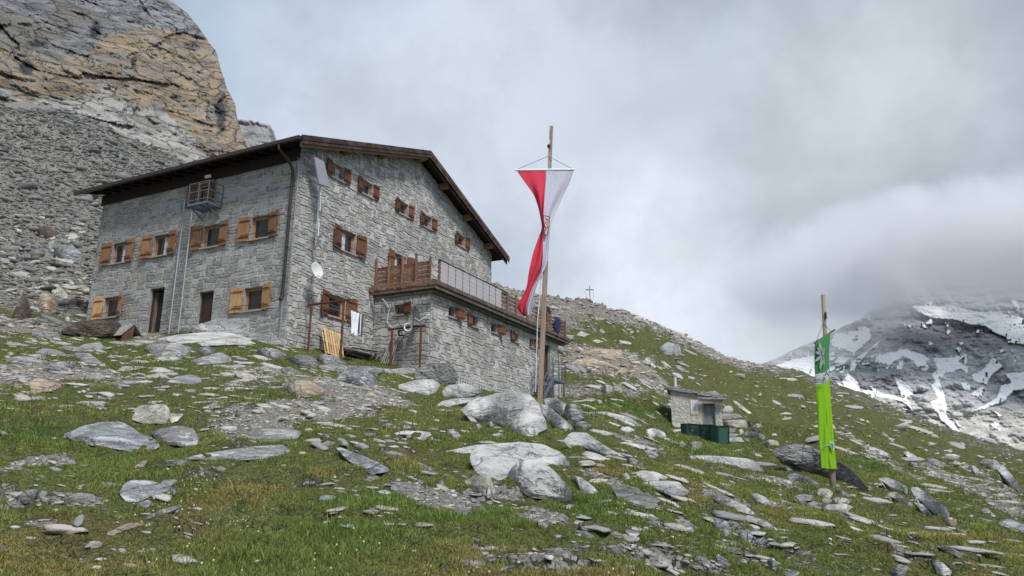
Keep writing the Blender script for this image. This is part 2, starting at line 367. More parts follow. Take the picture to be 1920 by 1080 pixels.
def cover(P, px, py, d):
    """painted kinds of ground: returns grass amount, gravel tone (0 grey 1 tan), lushness"""
    n1 = fbm(P*.9, 4, 51); n2 = fbm(P*3.1, 3, 57)
    n3 = fbm(P*9., 2, 59); qx = px+n1*60+n2*26+n3*10; qy = py+n1*17+n2*9+n3*5
    g = np.full(len(P), .80)+.42*fbm(P*.45, 4, 61)
    tone = .15+.25*n1; lush = .35+.5*fbm(P*.35, 3, 71)
    def ell(cx, cy, rx, ry, ang=0, soft=.35):
        c, s = math.cos(R_(ang)), math.sin(R_(ang)); dx = qx-cx; dy = qy-cy
        e = np.sqrt(((dx*c+dy*s)/rx)**2+((-dx*s+dy*c)/ry)**2); return 1-sstep(e, .45, 1.2)
    for (cx, cy, rx, ry, an, gr, tn) in (
        (560,770,175,28,-4,.0,.3),(470,800,95,26,0,.05,.1),(640,728,125,22,6,.05,.35),(700,748,75,16,8,.0,.4),(55,700,125,28,0,.05,.7),(190,705,70,12,4,.1,.5),
        (50,612,110,16,0,.1,.55),(300,640,70,12,4,.2,.4),(300,690,90,10,0,.35,.4),(500,700,80,14,0,.3,.3),(800,930,115,28,12,.1,.15),(900,915,70,24,0,.0,.05),
        (1010,965,70,22,12,.0,.05),(1050,1052,190,34,6,.36,.15),(1240,1050,150,26,14,.38,.1),(1390,1035,90,22,20,.42,.1),(900,1040,60,30,0,.4,.1),(60,868,90,10,-8,.0,.05),
        (20,930,60,26,0,.25,.2),(130,935,90,16,0,.3,.2),(90,985,60,10,5,.3,.3),(1150,905,70,14,25,.3,.1),(1330,925,110,14,18,.25,.2),(1180,960,70,12,22,.2,.15),
        (1460,945,50,12,0,.3,.2),(1400,1000,70,12,30,.3,.1),(1500,1045,60,22,20,.35,.1),(1450,900,60,7,6,.1,.1),(1640,1000,130,12,38,.42,.3),(1740,1045,90,12,38,.45,.3),
        (1130,668,100,22,4,.0,1.),(1100,690,70,16,0,.1,.9),(1200,700,60,20,40,.1,.9),(1240,722,50,14,40,.15,.6),(1180,728,80,12,0,.3,.4),(1080,735,60,14,0,.2,.3),
        (1000,575,110,34,20,.0,.12),(1090,575,70,22,20,.1,.15),(1150,590,60,12,28,.1,.2),(1080,625,40,24,0,.25,.3),(1075,655,30,20,0,.3,.3),
        (1640,850,150,9,30,.25,.25),(1790,900,130,12,27,.25,.25),(1890,950,80,12,25,.3,.2),(1800,870,60,10,25,.25,.2),(1880,920,60,12,40,.1,.2),
        (640,675,120,8,8,.6,.2),(700,692,60,7,0,.9,.2),(1100,770,90,8,14,.3,.2),(1200,830,60,14,20,.3,.2)):
        e = ell(cx, cy, rx, ry, an); g = g*(1-e)+gr*e; tone = tone*(1-e)+tn*e
    for (cx, cy, rx, ry, an, lu) in ((1180,770,95,26,4,1.15),(1340,842,120,16,2,1.1),(1650,885,90,16,30,1.),(60,810,110,30,0,.9),(600,945,70,25,0,.85),(690,935,60,30,0,.9),
                                    (650,1000,100,30,0,.8),(1100,950,120,28,10,.85),(300,680,80,30,0,.6),(1800,980,120,14,30,.95),(740,680,50,10,0,1.),(1250,900,90,20,10,.2),
                                    (1150,640,120,20,10,.25),(1350,700,140,25,25,.25),(400,1060,200,30,0,.6),(140,890,90,16,0,.3),(900,790,150,30,0,.3)):
        e = ell(cx, cy, rx, ry, an); lush = lush*(1-e)+lu*e; g = np.where((e > .5) & (g > .2), np.maximum(g, .95), g)
    # bare ridge along the right skyline and the scree slope at the left
    skl = np.interp(px, [920,1105,1200,1290,1400,1500,1600,1700,1850,2000], [520,553,590,632,680,697,735,772,828,880])
    rid = (1-sstep(qy-skl, 10, 26+26*(1-sstep(px, 1050, 1250))))*sstep(d, 55, 80)*sstep(px, 900, 950)*(1-.6*sstep(px, 1300, 1500))
    g = g*(1-.9*rid); tone = tone*(1-rid)+.1*rid
    sc = sstep(d, 36, 47)*(1-sstep(px, 560, 700)); g = g*(1-sc)+sc*(.04+.3*sstep(n1+.4*n2, .30, .5)*(1-sstep(d, 60, 90))); tone = tone*(1-sc)+(.12+.3*n2)*sc
    return np.clip(g, 0, 1.2), np.clip(tone, 0, 1), np.clip(lush, 0, 1.2)
CG, CT, CL = cover(GV, gpx, gpy, gd)
gm, k = new_mat('alpine_ground')
pos = k.n('ShaderNodeNewGeometry').outputs['Position']
atr = k.n('ShaderNodeAttribute', dict(attribute_name='cover')); sep = k.n('ShaderNodeSeparateColor', None, Color=atr.outputs['Color'])
cg, ct, cl = sep.outputs[0], sep.outputs[1], sep.outputs[2]
nA = k.noise(pos, .6, 6, .6); nB = k.noise(pos, 3.4, 6, .65); nC = k.noise(pos, 17., 5, .7); nD = k.noise(pos, 60., 3, .7)
gA = k.mix(k.ramp(nB, .32, .68), (.095, .122, .038), (.195, .212, .074))
gA = k.mix(k.math('MULTIPLY', k.ramp(cl, .45, 1.1), .7), gA, (.060, .120, .032))
gA = k.mix(k.math('MULTIPLY', k.ramp(nA, .5, .66), .6), gA, (.165, .135, .065))
gA = k.mix(k.math('MULTIPLY', k.ramp(nC, .46, .64), .75), gA, (.045, .050, .022))
pk = k.noise(pos, 2.1, 5, .7); gA = k.mix(k.math('MULTIPLY', k.ramp(pk, .62, .70), .8), gA, (.030, .022, .014)); gA = k.mix(k.math('MULTIPLY', k.ramp(k.noise(pos, 1.1, 5, .65), .54, .64), .5), gA, (.12, .085, .04))
gA = k.mix(k.math('MULTIPLY', k.ramp(nD, .56, .70), .5), gA, (.20, .195, .10))
v1 = k.n('ShaderNodeTexVoronoi', None, Vector=pos, Scale=14., Randomness=1.); v2 = k.n('ShaderNodeTexVoronoi', None, Vector=pos, Scale=2.4, Randomness=1.)
v1e = k.n('ShaderNodeTexVoronoi', dict(feature='DISTANCE_TO_EDGE'), Vector=pos, Scale=14.)
stn = k.mix(k.ramp(v1.outputs['Color'], .1, .9), (.24, .235, .215), (.48, .47, .44))
stn = k.mix(.4, stn, k.mix(k.ramp(v2.outputs['Color'], .1, .9), (.18, .175, .16), (.40, .395, .37)))
stn = k.mix(k.math('MULTIPLY', ct, .8), stn, k.mix(k.ramp(nB, .35, .65), (.33, .28, .215), (.54, .48, .39)))
stn = k.mix(k.math('MULTIPLY', k.ramp(v1e.outputs['Distance'], .0, .09, 1., 0.), .35), stn, (.075, .068, .055))
stn = k.mix(k.math('MULTIPLY', k.ramp(nB, .42, .60), .7), stn, (.27, .25, .215)); stn = k.mix(k.math('MULTIPLY', k.ramp(nD, .5, .66), .6), stn, (.42, .41, .38))
stn = k.mix(k.math('MULTIPLY', k.ramp(nC, .5, .64), .6), stn, (.07, .06, .045))
thr = k.math('ADD', cg, k.math('ADD', k.math('MULTIPLY', k.math('SUBTRACT', nB, .5), 1.7), k.math('MULTIPLY', k.math('SUBTRACT', nC, .5), 1.3)))
col = k.mix(k.ramp(thr, .40, .56), stn, gA)
col = k.mix(k.math('MULTIPLY', k.math('MULTIPLY', k.ramp(thr, .36, .46), k.ramp(thr, .58, .48)), .7), col, (.035, .027, .018))
h = k.math('ADD', k.math('MULTIPLY', nC, 1.), k.math('ADD', k.math('MULTIPLY', nD, .5), k.math('MULTIPLY', k.ramp(v1e.outputs['Distance'], 0, .2), .6)))
finish(k, col, .95, h, .06, 1., 0, .1)
gme = mesh_np('ground', GV, grid_faces(len(dd), len(az)), gm, True, {'cover': np.stack([CG, CT, CL], -1)})
tag(link('ground', gme), kind='structure')
# ------------------------------------------------------------------ cliff, far cliff, snowy mountain
def curve(xs, pts): return np.interp(xs, [p[0] for p in pts], [p[1] for p in pts])
def far_rock(name, cols, rows, PX, PY, DD, disp, mat, attrs=None):
    R = np.array([ray(a, b) for a, b in zip(PX.ravel(), PY.ravel())])
    V = R*DD.ravel()[:, None]; Rn = R/np.linalg.norm(R, axis=1, keepdims=True)
    V = V+Rn*disp(V).reshape(-1, 1)
    me = mesh_np(name, V, grid_faces(rows, cols), mat, False, attrs)
    return tag(link(name, me), kind='structure')
SIL = [(-260, 200), (-60, 305), (0, 318), (25, 352), (60, 378), (92, 402), (130, 415), (165, 426), (195, 440), (230, 447), (262, 458), (290, 472), (330, 488), (420, 500)]
def facets(V, sc, seed):
    Q = V*sc; I0 = np.floor(Q).astype(np.int64); best = np.full(len(V), 9e9); out = np.zeros(len(V))
    for a_ in (-1, 0, 1):
        for b_ in (-1, 0, 1):
            for c_ in (-1, 0, 1):
                i, j, k_ = I0[:, 0]+a_, I0[:, 1]+b_, I0[:, 2]+c_; h = [_h(i, j, k_, seed+q_) for q_ in range(7)]
                P_ = np.stack([i+.5+.48*h[0], j+.5+.48*h[1], k_+.5+.48*h[2]], -1); df = Q-P_; dist = (df**2).sum(1); val = h[3]*.55+df[:, 0]*h[4]*.9+df[:, 1]*h[5]*.9+df[:, 2]*h[6]*.7
                m_ = dist < best; best = np.where(m_, dist, best); out = np.where(m_, val, out)
    return out
ny, nx, nb = 330, 400, 26
ys = np.linspace(-260, 400, ny); se = np.interp(ys, [s[0] for s in SIL], [s[1] for s in SIL])+2.5*fbm(np.stack([ys*.06, ys*0, ys*0], -1), 5, 81)
t = np.linspace(0, 1, nx)
PX = -170+(se[:, None]+170)*t[None]; PY = np.repeat(ys[:, None], nx, 1)
Dm = 158+PX*.085+(300-PY)*.30
bk = np.linspace(0, 1, nb+1)[1:]
PXb = se[:, None]-bk[None]**2*60; PYb = np.repeat(ys[:, None], nb, 1); Db = Dm[:, -1:]+bk[None]*70
PX = np.hstack([PX, PXb]); PY = np.hstack([PY, PYb]); DD = np.hstack([Dm, Db])
edge = np.hstack([np.minimum(1, (1-t)*9+.3)[None].repeat(ny, 0), np.full((ny, nb), .3)]).ravel()
def cdisp(V):
    q = V.copy(); q[:, 2] += .35*q[:, 0]+6*vn(V*.03, 5)
    a = fbm(V*.022, 5, 83, .55)*11+fbm(q*np.array([.05, .05, .12]), 5, 85, .6, True)*1.7+facets(V*np.array([1, 1, .7])+3*fbm(V*.08, 3, 99)[:, None], .045, 201)*3.6+facets(V*np.array([1, 1, .75])+1.2*fbm(V*.2, 3, 98)[:, None], .13, 221)*1.3+fbm(V*.11, 4, 89, .6, True)*1.8+fbm(V*.4, 4, 87, .65, True)*1.2
    return a*edge
pxf, pyf = PX.ravel(), PY.ravel(); Q = np.stack([pxf*.02, pyf*.03, pxf*0], -1); wob = fbm(Q, 4, 91)*34; wob2 = fbm(Q*3, 4, 93)
yo = pyf+wob
u1 = curve(pxf, [(-170, 100), (0, 92), (60, 100), (110, 104), (170, 88), (200, 68), (255, 48), (330, 66), (400, 96), (430, 140)])
u2 = curve(pxf, [(-170, 170), (0, 172), (60, 188), (140, 182), (230, 184), (310, 214), (360, 262), (440, 330)])
u3 = curve(pxf, [(-170, 190), (0, 200), (60, 205), (130, 214), (200, 262), (280, 300), (380, 320), (450, 330)])
orange = sstep(yo, u1-6, u1+10)*(1-sstep(yo, u2-10, u2+10)); orange = np.maximum(orange, sstep(pxf, 395, 430)*sstep(pyf, 70, 120)*.75)
orange = orange*np.clip(.75+.8*wob2, .15, 1)
pale = sstep(yo, u2-6, u2+8)*(1-sstep(yo, u3, u3+14))
scr = sstep(yo, u3+2, u3+14)*.9
holes = np.zeros(len(pxf))  # cave mouths without depth: their shade is painted as dark spots
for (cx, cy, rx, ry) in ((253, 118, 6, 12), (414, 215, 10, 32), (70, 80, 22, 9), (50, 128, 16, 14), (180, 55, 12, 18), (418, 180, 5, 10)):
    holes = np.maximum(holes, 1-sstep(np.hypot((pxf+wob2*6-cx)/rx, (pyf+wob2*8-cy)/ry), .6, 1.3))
cm, k = new_mat('cliff_rock')
pos = k.n('ShaderNodeNewGeometry').outputs['Position']; at1 = k.n('ShaderNodeAttribute', dict(attribute_name='zone')); s1 = k.n('ShaderNodeSeparateColor', None, Color=at1.outputs['Color'])
wp = k.n('ShaderNodeTexNoise', None, Vector=pos, Scale=.045, Detail=4); p2 = k.n('ShaderNodeVectorMath', dict(operation='MULTIPLY_ADD'), i0=wp.outputs['Color'], i1=(26, 26, 26), i2=pos).outputs[0]
st = k.n('ShaderNodeMapping', None, Vector=p2, Rotation=(0, .55, 0), Scale=(1, 1, 1.9)).outputs[0]
b = k.noise(st, .11, 9, .68, .4); c = k.noise(pos, .9, 6, .7); a = k.noise(pos, .035, 6, .6); vj = k.n('ShaderNodeTexVoronoi', dict(feature='DISTANCE_TO_EDGE'), Vector=p2, Scale=.13)
grey = k.mix(k.ramp(b, .34, .66), (.175, .18, .19), (.36, .37, .37)); grey = k.mix(k.math('MULTIPLY', k.ramp(a, .5, .62), .6), grey, (.20, .175, .13))
orn = k.mix(k.ramp(b, .34, .66), (.27, .205, .14), (.47, .375, .265)); orn = k.mix(k.math('MULTIPLY', k.ramp(a, .46, .60), .7), orn, (.44, .34, .235))
orn = k.mix(k.math('MULTIPLY', k.ramp(k.noise(pos, .12, 5), .50, .64), .65), orn, (.28, .265, .24))
pl = k.mix(k.ramp(b, .34, .60), (.28, .275, .26), (.52, .51, .48))
col = k.mix(s1.outputs[0], grey, orn); col = k.mix(s1.outputs[1], col, pl)
col = k.mix(at1.outputs['Alpha'], col, k.mix(k.ramp(c, .35, .65), (.15, .15, .135), (.26, .255, .235)))
col = k.mix(k.math('MULTIPLY', k.ramp(b, .33, .42, 1., 0.), .45), col, (.10, .10, .10)); col = k.mix(k.math('MULTIPLY', k.ramp(vj.outputs['Distance'], .0, .035, 1., 0.), .35), col, (.07, .065, .06))
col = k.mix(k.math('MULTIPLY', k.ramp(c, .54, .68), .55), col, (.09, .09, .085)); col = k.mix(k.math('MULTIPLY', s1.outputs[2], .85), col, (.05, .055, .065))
finish(k, col, .95, k.math('ADD', k.math('MULTIPLY', b, 1.0), k.math('ADD', c, k.ramp(vj.outputs['Distance'], 0, .08))), 1.6, 1., 0, .1)
far_rock('cliff_face', nx+nb, ny, PX, PY, DD, cdisp, cm, {'zone': np.stack([orange, pale, holes, scr], -1)})
# second cliff behind
ys = np.linspace(205, 400, 110); t = np.linspace(0, 1, 120); se = np.interp(ys, [205, 236, 246, 262, 300, 400], [504, 510, 514, 519, 524, 530])+1.5*fbm(np.stack([ys*.15, ys*0, ys*0], -1), 4, 95)
PX = 400+(se[:, None]-400)*t[None]; top = np.interp(PX, [400, 440, 470, 490, 506, 516, 530], [218, 222, 226, 230, 236, 248, 262])+1.6*vn(np.stack([PX.ravel()*.17, PX.ravel()*0, PX.ravel()*0], -1), 97).reshape(PX.shape)
PY = np.maximum(ys[:, None], top); DD = 330+(300-PY)*.4+np.maximum(0, top-ys[:, None])*3.
ed2 = (sstep(1-t, 0, .1)[None]*sstep(PY-top, 0, 8)).ravel()
zz = np.zeros(PX.size)
hz = rock_mat('far_cliff_rock', (.17, .175, .185), (.27, .27, .27), (.11, .11, .12), strata=.35, stretch=(1, 1, 1), speck=0, crk=0)
far_rock('distant_cliff', 120, 110, PX, PY, DD, lambda V: (fbm(V*.05, 5, 98, .6, True)*7)*ed2, hz)

# snowy mountain across the valley
SNOW = '''1045,110 1180,120 1300,115 1440,150 1600,160 1755,190 1980,200 1980,390 1755,360 1650,350 1640,310 1560,280 1510,240 1400,230 1300,195 1180,190 1090,160|560,290 700,270 790,310 730,370 680,415 640,400 590,375 540,370 530,330|
60,520 170,490 300,450 430,430 440,575 400,565 300,520 180,530|655,490 690,450 760,400 850,330 830,365 770,400 740,450 700,480 690,520 655,525|840,420 1000,390 1100,410 1155,450 1120,490 1080,500 1060,460 990,430 900,490 830,460|
1180,440 1300,440 1400,420 1340,470 1410,510 1400,540 1340,520 1250,540 1220,590 1270,740 1260,800 1350,920 1330,930 1230,840 1160,710 1210,700 1160,620 1190,590 1170,550 1210,510|1560,440 1625,490 1560,540 1520,610 1440,590 1420,550 1500,510|
1640,540 1755,530 1980,500 1980,650 1755,640 1690,650 1640,710 1540,750 1410,790 1500,740 1590,690 1610,620 1680,600|640,540 700,580 720,640 770,650 740,740 700,750 660,680 600,600|780,620 860,670 980,690 930,560 1000,590 1060,650 1050,680 1010,690 1050,780 980,720 900,700 830,690|
520,430 560,440 540,460 520,460|570,440 650,450 600,490 530,530 520,510 580,480|1070,820 1120,890 1100,880|1540,860 1590,850 1610,910|1360,590 1400,600 1415,650 1370,640|1400,680 1490,620 1510,640 1480,690|1530,760 1620,810 1600,820|1300,820 1360,880 1345,885|
1850,700 1960,680 1990,760 1900,800|560,590 640,640 650,700 600,660|700,250 760,240 790,300 740,330'''
SNOW = [[(1400+float(p.split(',')[0])/3.375, 540+float(p.split(',')[1])/3.375) for p in s.split()] for s in SNOW.replace('\n', '').split('|')]
nxm, nym = 620, 360
xs = np.linspace(1330, 2120, nxm); topy = curve(xs, [(1330, 725), (1380, 698), (1440, 678), (1500, 652), (1550, 628), (1610, 598), (1650, 570), (1690, 545), (1720, 528), (1790, 500), (1860, 470), (2000, 440), (2120, 430)])+3*fbm(np.stack([xs*.05, xs*0, xs*0], -1), 5, 101)
tt = np.linspace(0, 1, nym)
PX = np.repeat(xs[None], nym, 0); PY = topy[None]+(960-topy[None])*tt[:, None]
DD = 1500-(PY-600)*1.35+np.clip(PX-1750, -400, 400)*.25
PX = np.vstack([PX, PX[-1:]]); PY = np.vstack([PY, PY[-1:]+40]); DD = np.vstack([DD, DD[-1:]-30])
nym += 1
q = np.stack([PX.ravel(), PY.ravel(), np.zeros(PX.size)], -1)
wx = fbm(q*.045, 5, 111)*9+fbm(q*.2, 4, 112)*4; wy = fbm(q*.045, 5, 113)*7+fbm(q*.2, 4, 114)*4
sn = np.zeros(PX.size)
for pl in SNOW: sn = np.maximum(sn, inpoly(q[:, 0]+wx*.3, q[:, 1]+wy*.3, pl).astype(float))
sp = ((fbm(q*.11, 4, 115) > .34) & (q[:, 1] < 760) & (q[:, 0] < 1640)) | ((fbm(q*.09, 4, 116) > .42) & (q[:, 1] < 700))
rk = (fbm(q*.16, 4, 117) > .42)
sn = np.where(sn > 0, np.where(rk & (fbm(q*.03, 2, 118) > .1), 0, 1), np.where(sp & (fbm(q*.03, 2, 119) > 0), .8, 0))
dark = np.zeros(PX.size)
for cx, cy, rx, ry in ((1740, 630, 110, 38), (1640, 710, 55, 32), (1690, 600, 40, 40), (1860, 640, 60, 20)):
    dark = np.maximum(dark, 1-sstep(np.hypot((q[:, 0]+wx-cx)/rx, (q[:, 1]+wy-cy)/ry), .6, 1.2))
mm, k = new_mat('mountain_rock_and_snow')
pos = k.n('ShaderNodeNewGeometry').outputs['Position']; sa = k.n('ShaderNodeSeparateColor', None, Color=k.n('ShaderNodeAttribute', dict(attribute_name='snow')).outputs['Color'])
a = k.noise(pos, .006, 7, .62); b = k.noise(k.n('ShaderNodeMapping', None, Vector=pos, Rotation=(0, .6, 0), Scale=(1, 1, 2.5)).outputs[0], .035, 8, .72, .5); c = k.noise(pos, .16, 5, .7)
rc = k.mix(k.ramp(b, .34, .64), (.30, .31, .325), (.56, .57, .585)); rc = k.mix(k.ramp(sa.outputs[2], .2, 1.), rc, k.mix(k.ramp(b, .36, .62), (.34, .33, .31), (.62, .60, .56)))
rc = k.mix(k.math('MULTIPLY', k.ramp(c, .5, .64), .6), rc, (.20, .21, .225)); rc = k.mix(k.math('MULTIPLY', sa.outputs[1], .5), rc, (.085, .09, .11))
snow = k.mix(k.ramp(b, .38, .62), (.80, .815, .83), (.90, .91, .92))
fin = k.mix(k.ramp(k.math('ADD', sa.outputs[0], k.math('MULTIPLY', k.math('SUBTRACT', c, .5), .45)), .42, .56), rc, snow)
finish(k, fin, .9, k.math('ADD', b, k.math('MULTIPLY', c, .4)), 7., .55, 0, .1)
lowpale = sstep(q[:, 1]+wx*3, 700, 800)*.9+.1*wob2.mean()
edm = np.repeat(np.minimum(1, np.linspace(0, 1, nym)*14)[:, None], nxm, 1).ravel()
far_rock('snowy_mountain', nxm, nym, PX, PY, DD, lambda V: (fbm(V*.006, 5, 121, .55, True)*55+fbm(V*.03, 5, 123, .6, True)*13+fbm(V*.12, 3, 125, .6, True)*4)*edm*(1-.5*sn),
         mm, {'snow': np.stack([sn, dark, lowpale], -1)})
# cloud wrapped round the summit
def cloud(px, py, d, rx, ry, rz, dens, seed, name='summit_cloud', zcut=None):
    c = at(px, py, d)
    me = bpy.data.meshes.new(name); bb = MB().box(-1, 1, -1, 1, -1, 1)
    o = bb.build(name, [], None); o.location = c; o.scale = (rx, ry, rz); o.rotation_euler = (0, 0, -math.atan2(c[0], c[1])); tag(o, kind='stuff')
    m, k = new_mat(name); tcn = k.n('ShaderNodeTexCoord').outputs['Object']; pos = k.n('ShaderNodeNewGeometry').outputs['Position']
    nz = k.noise(pos, .0052, 6, .66, .4)
    ln = k.n('ShaderNodeVectorMath', dict(operation='LENGTH'), i0=tcn).outputs['Value']
    fall = k.math('SUBTRACT', 1.0, ln); dn = k.ramp(k.math('ADD', fall, k.math('MULTIPLY', k.math('SUBTRACT', nz, .5), 1.9)), .05, .62, 0., dens)
    dn = k.math('MULTIPLY', dn, k.ramp(ln, 1., .82))
    v = k.n('ShaderNodeVolumePrincipled', None, Color=(.96, .97, 1.), Density=dn, Anisotropy=.2)
    k.n('ShaderNodeOutputMaterial', None, Volume=v); o.data.materials.append(m); return o
cloud(1830, 474, 1380, 520, 210, 136, .018, 1)
cloud(1420, 655, 1250, 260, 200, 60, .0026, 2, 'valley_cloud')
# ------------------------------------------------------------------ the stone hut
ZB = 4.5
hut = empty('mountain_hut', (C0[0], C0[1], ZB), CYAW, label='large grey stone alpine hut with dark gabled roof, wooden shutters and a timber terrace', cat='mountain hut')
def W(u, v, z): return C0*np.array([1, 1, 0])+UH*u+VH*v+np.array([0, 0, z])
def planehit(px, py, nrm, off):
    r = ray(px, py); q = r*(((C0+nrm*off)@nrm)/(r@nrm)); rel = q-C0; return rel@UH, rel@VH, q[2]
def onL(px, py, off=0): u, v, z = planehit(px, py, UH, off); return v, z       # plane u = off
def onG(px, py, off=0): u, v, z = planehit(px, py, VH, off); return u, z       # plane v = off
# wall frames: (s, z, n) -> hut local
FL = lambda s, z, n: (-n, s, z-ZB)
FG = lambda s, z, n: (s, -n, z-ZB)
FT = lambda s, z, n: (s, -3.1-n, z-ZB)
FA = lambda s, z, n: (5.5-n, s, z-ZB)
FE = lambda s, z, n: (19.9+n, s, z-ZB)
def clip(poly, a, b, c):      # keep a*x+b*y <= c
    out = []; n = len(poly)
    for i in range(n):
        p, q = poly[i], poly[(i+1) % n]; dp = a*p[0]+b*p[1]-c; dq = a*q[0]+b*q[1]-c
        if dp <= 0: out.append(p)
        if dp*dq < 0:
            t = dp/(dp-dq); out.append((p[0]+t*(q[0]-p[0]), p[1]+t*(q[1]-p[1])))
    return out
def minus(polys, hole):
    x0, x1, z0, z1 = hole; res = []
    for p in polys:
        xs = [q[0] for q in p]; zs = [q[1] for q in p]
        if max(xs) <= x0 or min(xs) >= x1 or max(zs) <= z0 or min(zs) >= z1: res.append(p); continue
        for g in (clip(p, 1, 0, x0), clip(p, -1, 0, -x1)):
            if len(g) > 2: res.append(g)
        mid = clip(clip(p, -1, 0, -x0), 1, 0, x1)
        if len(mid) > 2:
            for g in (clip(mid, 0, 1, z0), clip(mid, 0, -1, -z1)):
                if len(g) > 2: res.append(g)
    return res
def area(p): return abs(sum(p[i][0]*p[(i+1) % len(p)][1]-p[(i+1) % len(p)][0]*p[i][1] for i in range(len(p))))/2
def masonry(name, frame, outline, holes, seed, relief, mort, matS, matM, cw=.19, ch=.145, vert=.25, jit=.32, parent=None, reveal=.26):
    rg = random.Random(seed)
    xs = [p[0] for p in outline]; zs = [p[1] for p in outline]; x0, x1, z0, z1 = min(xs)-.5, max(xs)+.5, min(zs)-.5, max(zs)+.5
    nx, nz = int((x1-x0)/cw)+2, int((z1-z0)/ch)+2
    gxy = {}
    for i in range(nx+1):
        for j in range(nz+1):
            gxy[i, j] = (x0+i*cw+rg.uniform(-1, 1)*cw*jit+.03*math.sin(j*1.7+i*.3), z0+j*ch+rg.uniform(-1, 1)*ch*jit*.8+.03*math.sin(i*.35+j*.21+seed)+.014*math.sin(i*1.3+seed))
    used = set(); mb = MB(); tint = []
    # outline half planes (convex)
    n = len(outline); A = sum(outline[i][0]*outline[(i+1) % n][1]-outline[(i+1) % n][0]*outline[i][1] for i in range(n)); hp = []
    for i in range(n):
        p, q = outline[i], outline[(i+1) % n]; a, b = (q[1]-p[1]), -(q[0]-p[0])
        if A < 0: a, b = -a, -b
        hp.append((a, b, a*p[0]+b*p[1]))
    for j in range(nz):
        for i in range(nx):
            if (i, j) in used: continue
            opts = [(1, 1), (2, 1), (2, 1), (3, 1), (3, 1), (4, 1), (2, 2), (3, 2)] if rg.random() > vert else [(1, 2), (1, 2), (1, 3), (2, 3)]
            rg.shuffle(opts)
            for (a, b) in opts+[(1, 1)]:
                if all((i+p, j+q) not in used and i+p < nx and j+q < nz for p in range(a) for q in range(b)): break
            for p in range(a):
                for q in range(b): used.add((i+p, j+q))
            poly = [gxy[i+p, j] for p in range(a)]+[gxy[i+a, j+q] for q in range(b)]+[gxy[i+a-p, j+b] for p in range(a)]+[gxy[i, j+b-q] for q in range(b)]
            for h in hp:
                poly = clip(poly, *h)
                if len(poly) < 3: break
            if len(poly) < 3: continue
            tn = rg.random(); hgt = relief*rg.uniform(.55, 1.35); tx, tz = rg.uniform(-.06, .06), rg.uniform(-.08, .06)
            for pg in minus([poly], (0, 0, 0, 0)) if not holes else [poly]: pass
            pcs = [poly]
            for h in holes: pcs = minus(pcs, h)
            for pg in pcs:
                if area(pg) < .006: continue
                cx = sum(p[0] for p in pg)/len(pg); cz = sum(p[1] for p in pg)/len(pg)
                def ins(m):
                    r = []
                    for (x, z) in pg:
                        d = math.hypot(x-cx, z-cz)+1e-6; kx = max(.25, 1-m/max(.05, abs(x-cx)+.03)) if abs(x-cx) > .02 else 1; kz = max(.25, 1-m/max(.05, abs(z-cz)+.02)) if abs(z-cz) > .02 else 1
                        r.append((cx+(x-cx)*kx, cz+(z-cz)*kz))
                    return r
                a_, b_ = ins(mort), ins(mort+.022)
                n_ = len(pg); V = [frame(x, z, 0) for x, z in a_]+[frame(x, z, hgt*.62) for x, z in a_]+[frame(x, z, hgt*(1+tx*(x-cx)*8+tz*(z-cz)*8)) for x, z in b_]
                F = []
                for q in range(n_):
                    F += [(q, (q+1) % n_, (q+1) % n_+n_, q+n_), (q+n_, (q+1) % n_+n_, (q+1) % n_+2*n_, q+2*n_)]
                F.append(tuple(range(2*n_, 3*n_)))
                b0 = len(mb.f); mb.add(V, F, 0); tint += [tn]*(len(mb.f)-b0)
    # mortar sheet with openings and their reveals
    pcs = [list(outline)]
    for h in holes: pcs = minus(pcs, h)
    for pg in pcs: mb.add([frame(x, z, 0) for x, z in pg], [tuple(range(len(pg)))], 1); tint.append(.5)
    for (a, b, c, d) in holes:
        for (p, q) in (((a, c), (b, c)), ((b, c), (b, d)), ((b, d), (a, d)), ((a, d), (a, c))):
            mb.add([frame(*p, relief*.6), frame(*q, relief*.6), frame(*q, -reveal), frame(*p, -reveal)], [(0, 1, 2, 3)], 0); tint.append(.35)
    o = mb.build(name, [matS, matM], parent)
    at_ = o.data.attributes.new('tint', 'FLOAT', 'FACE'); at_.data.foreach_set('value', np.array(tint, np.float32))
    return o
def stone_mat(name, c1, c2):
    m, k = new_mat(name); t = k.n('ShaderNodeTexCoord').outputs['Object']; tn = k.n('ShaderNodeAttribute', dict(attribute_name='tint')).outputs['Fac']
    a = k.noise(t, 2.2, 5, .6); b = k.noise(k.n('ShaderNodeMapping', None, Vector=t, Scale=(1, 1, 3)).outputs[0], 7., 6, .7); c = k.noise(t, 60., 3, .6)
    col = k.mix(tn, c1, c2); col = k.mix(k.math('MULTIPLY', k.ramp(b, .44, .66), .55), col, tuple(x*1.35 for x in c2))
    col = k.mix(k.math('MULTIPLY', k.ramp(b, .44, .30), .5), col, tuple(x*.5 for x in c1))
    big = k.noise(t, .5, 4, .6); col = k.mix(k.math('MULTIPLY', k.ramp(big, .48, .66), .35), col, tuple(x*.72 for x in c1))
    warm = k.ramp(k.math('FRACT', k.math('MULTIPLY', tn, 17.3)), .86, .93); col = k.mix(k.math('MULTIPLY', warm, .4), col, (.30, .26, .19))
    col = k.mix(k.math('MULTIPLY', k.ramp(c, .5, .7), .3), col, tuple(x*.5 for x in c1))
    finish(k, col, .88, k.math('ADD', b, k.math('MULTIPLY', c, .35)), .022, 1., 0, .2); return m
SL = stone_mat('hut_stone_green_grey', (.18, .178, .172), (.41, .408, .398)); SG = stone_mat('hut_stone_grey', (.24, .237, .23), (.51, .505, .49))
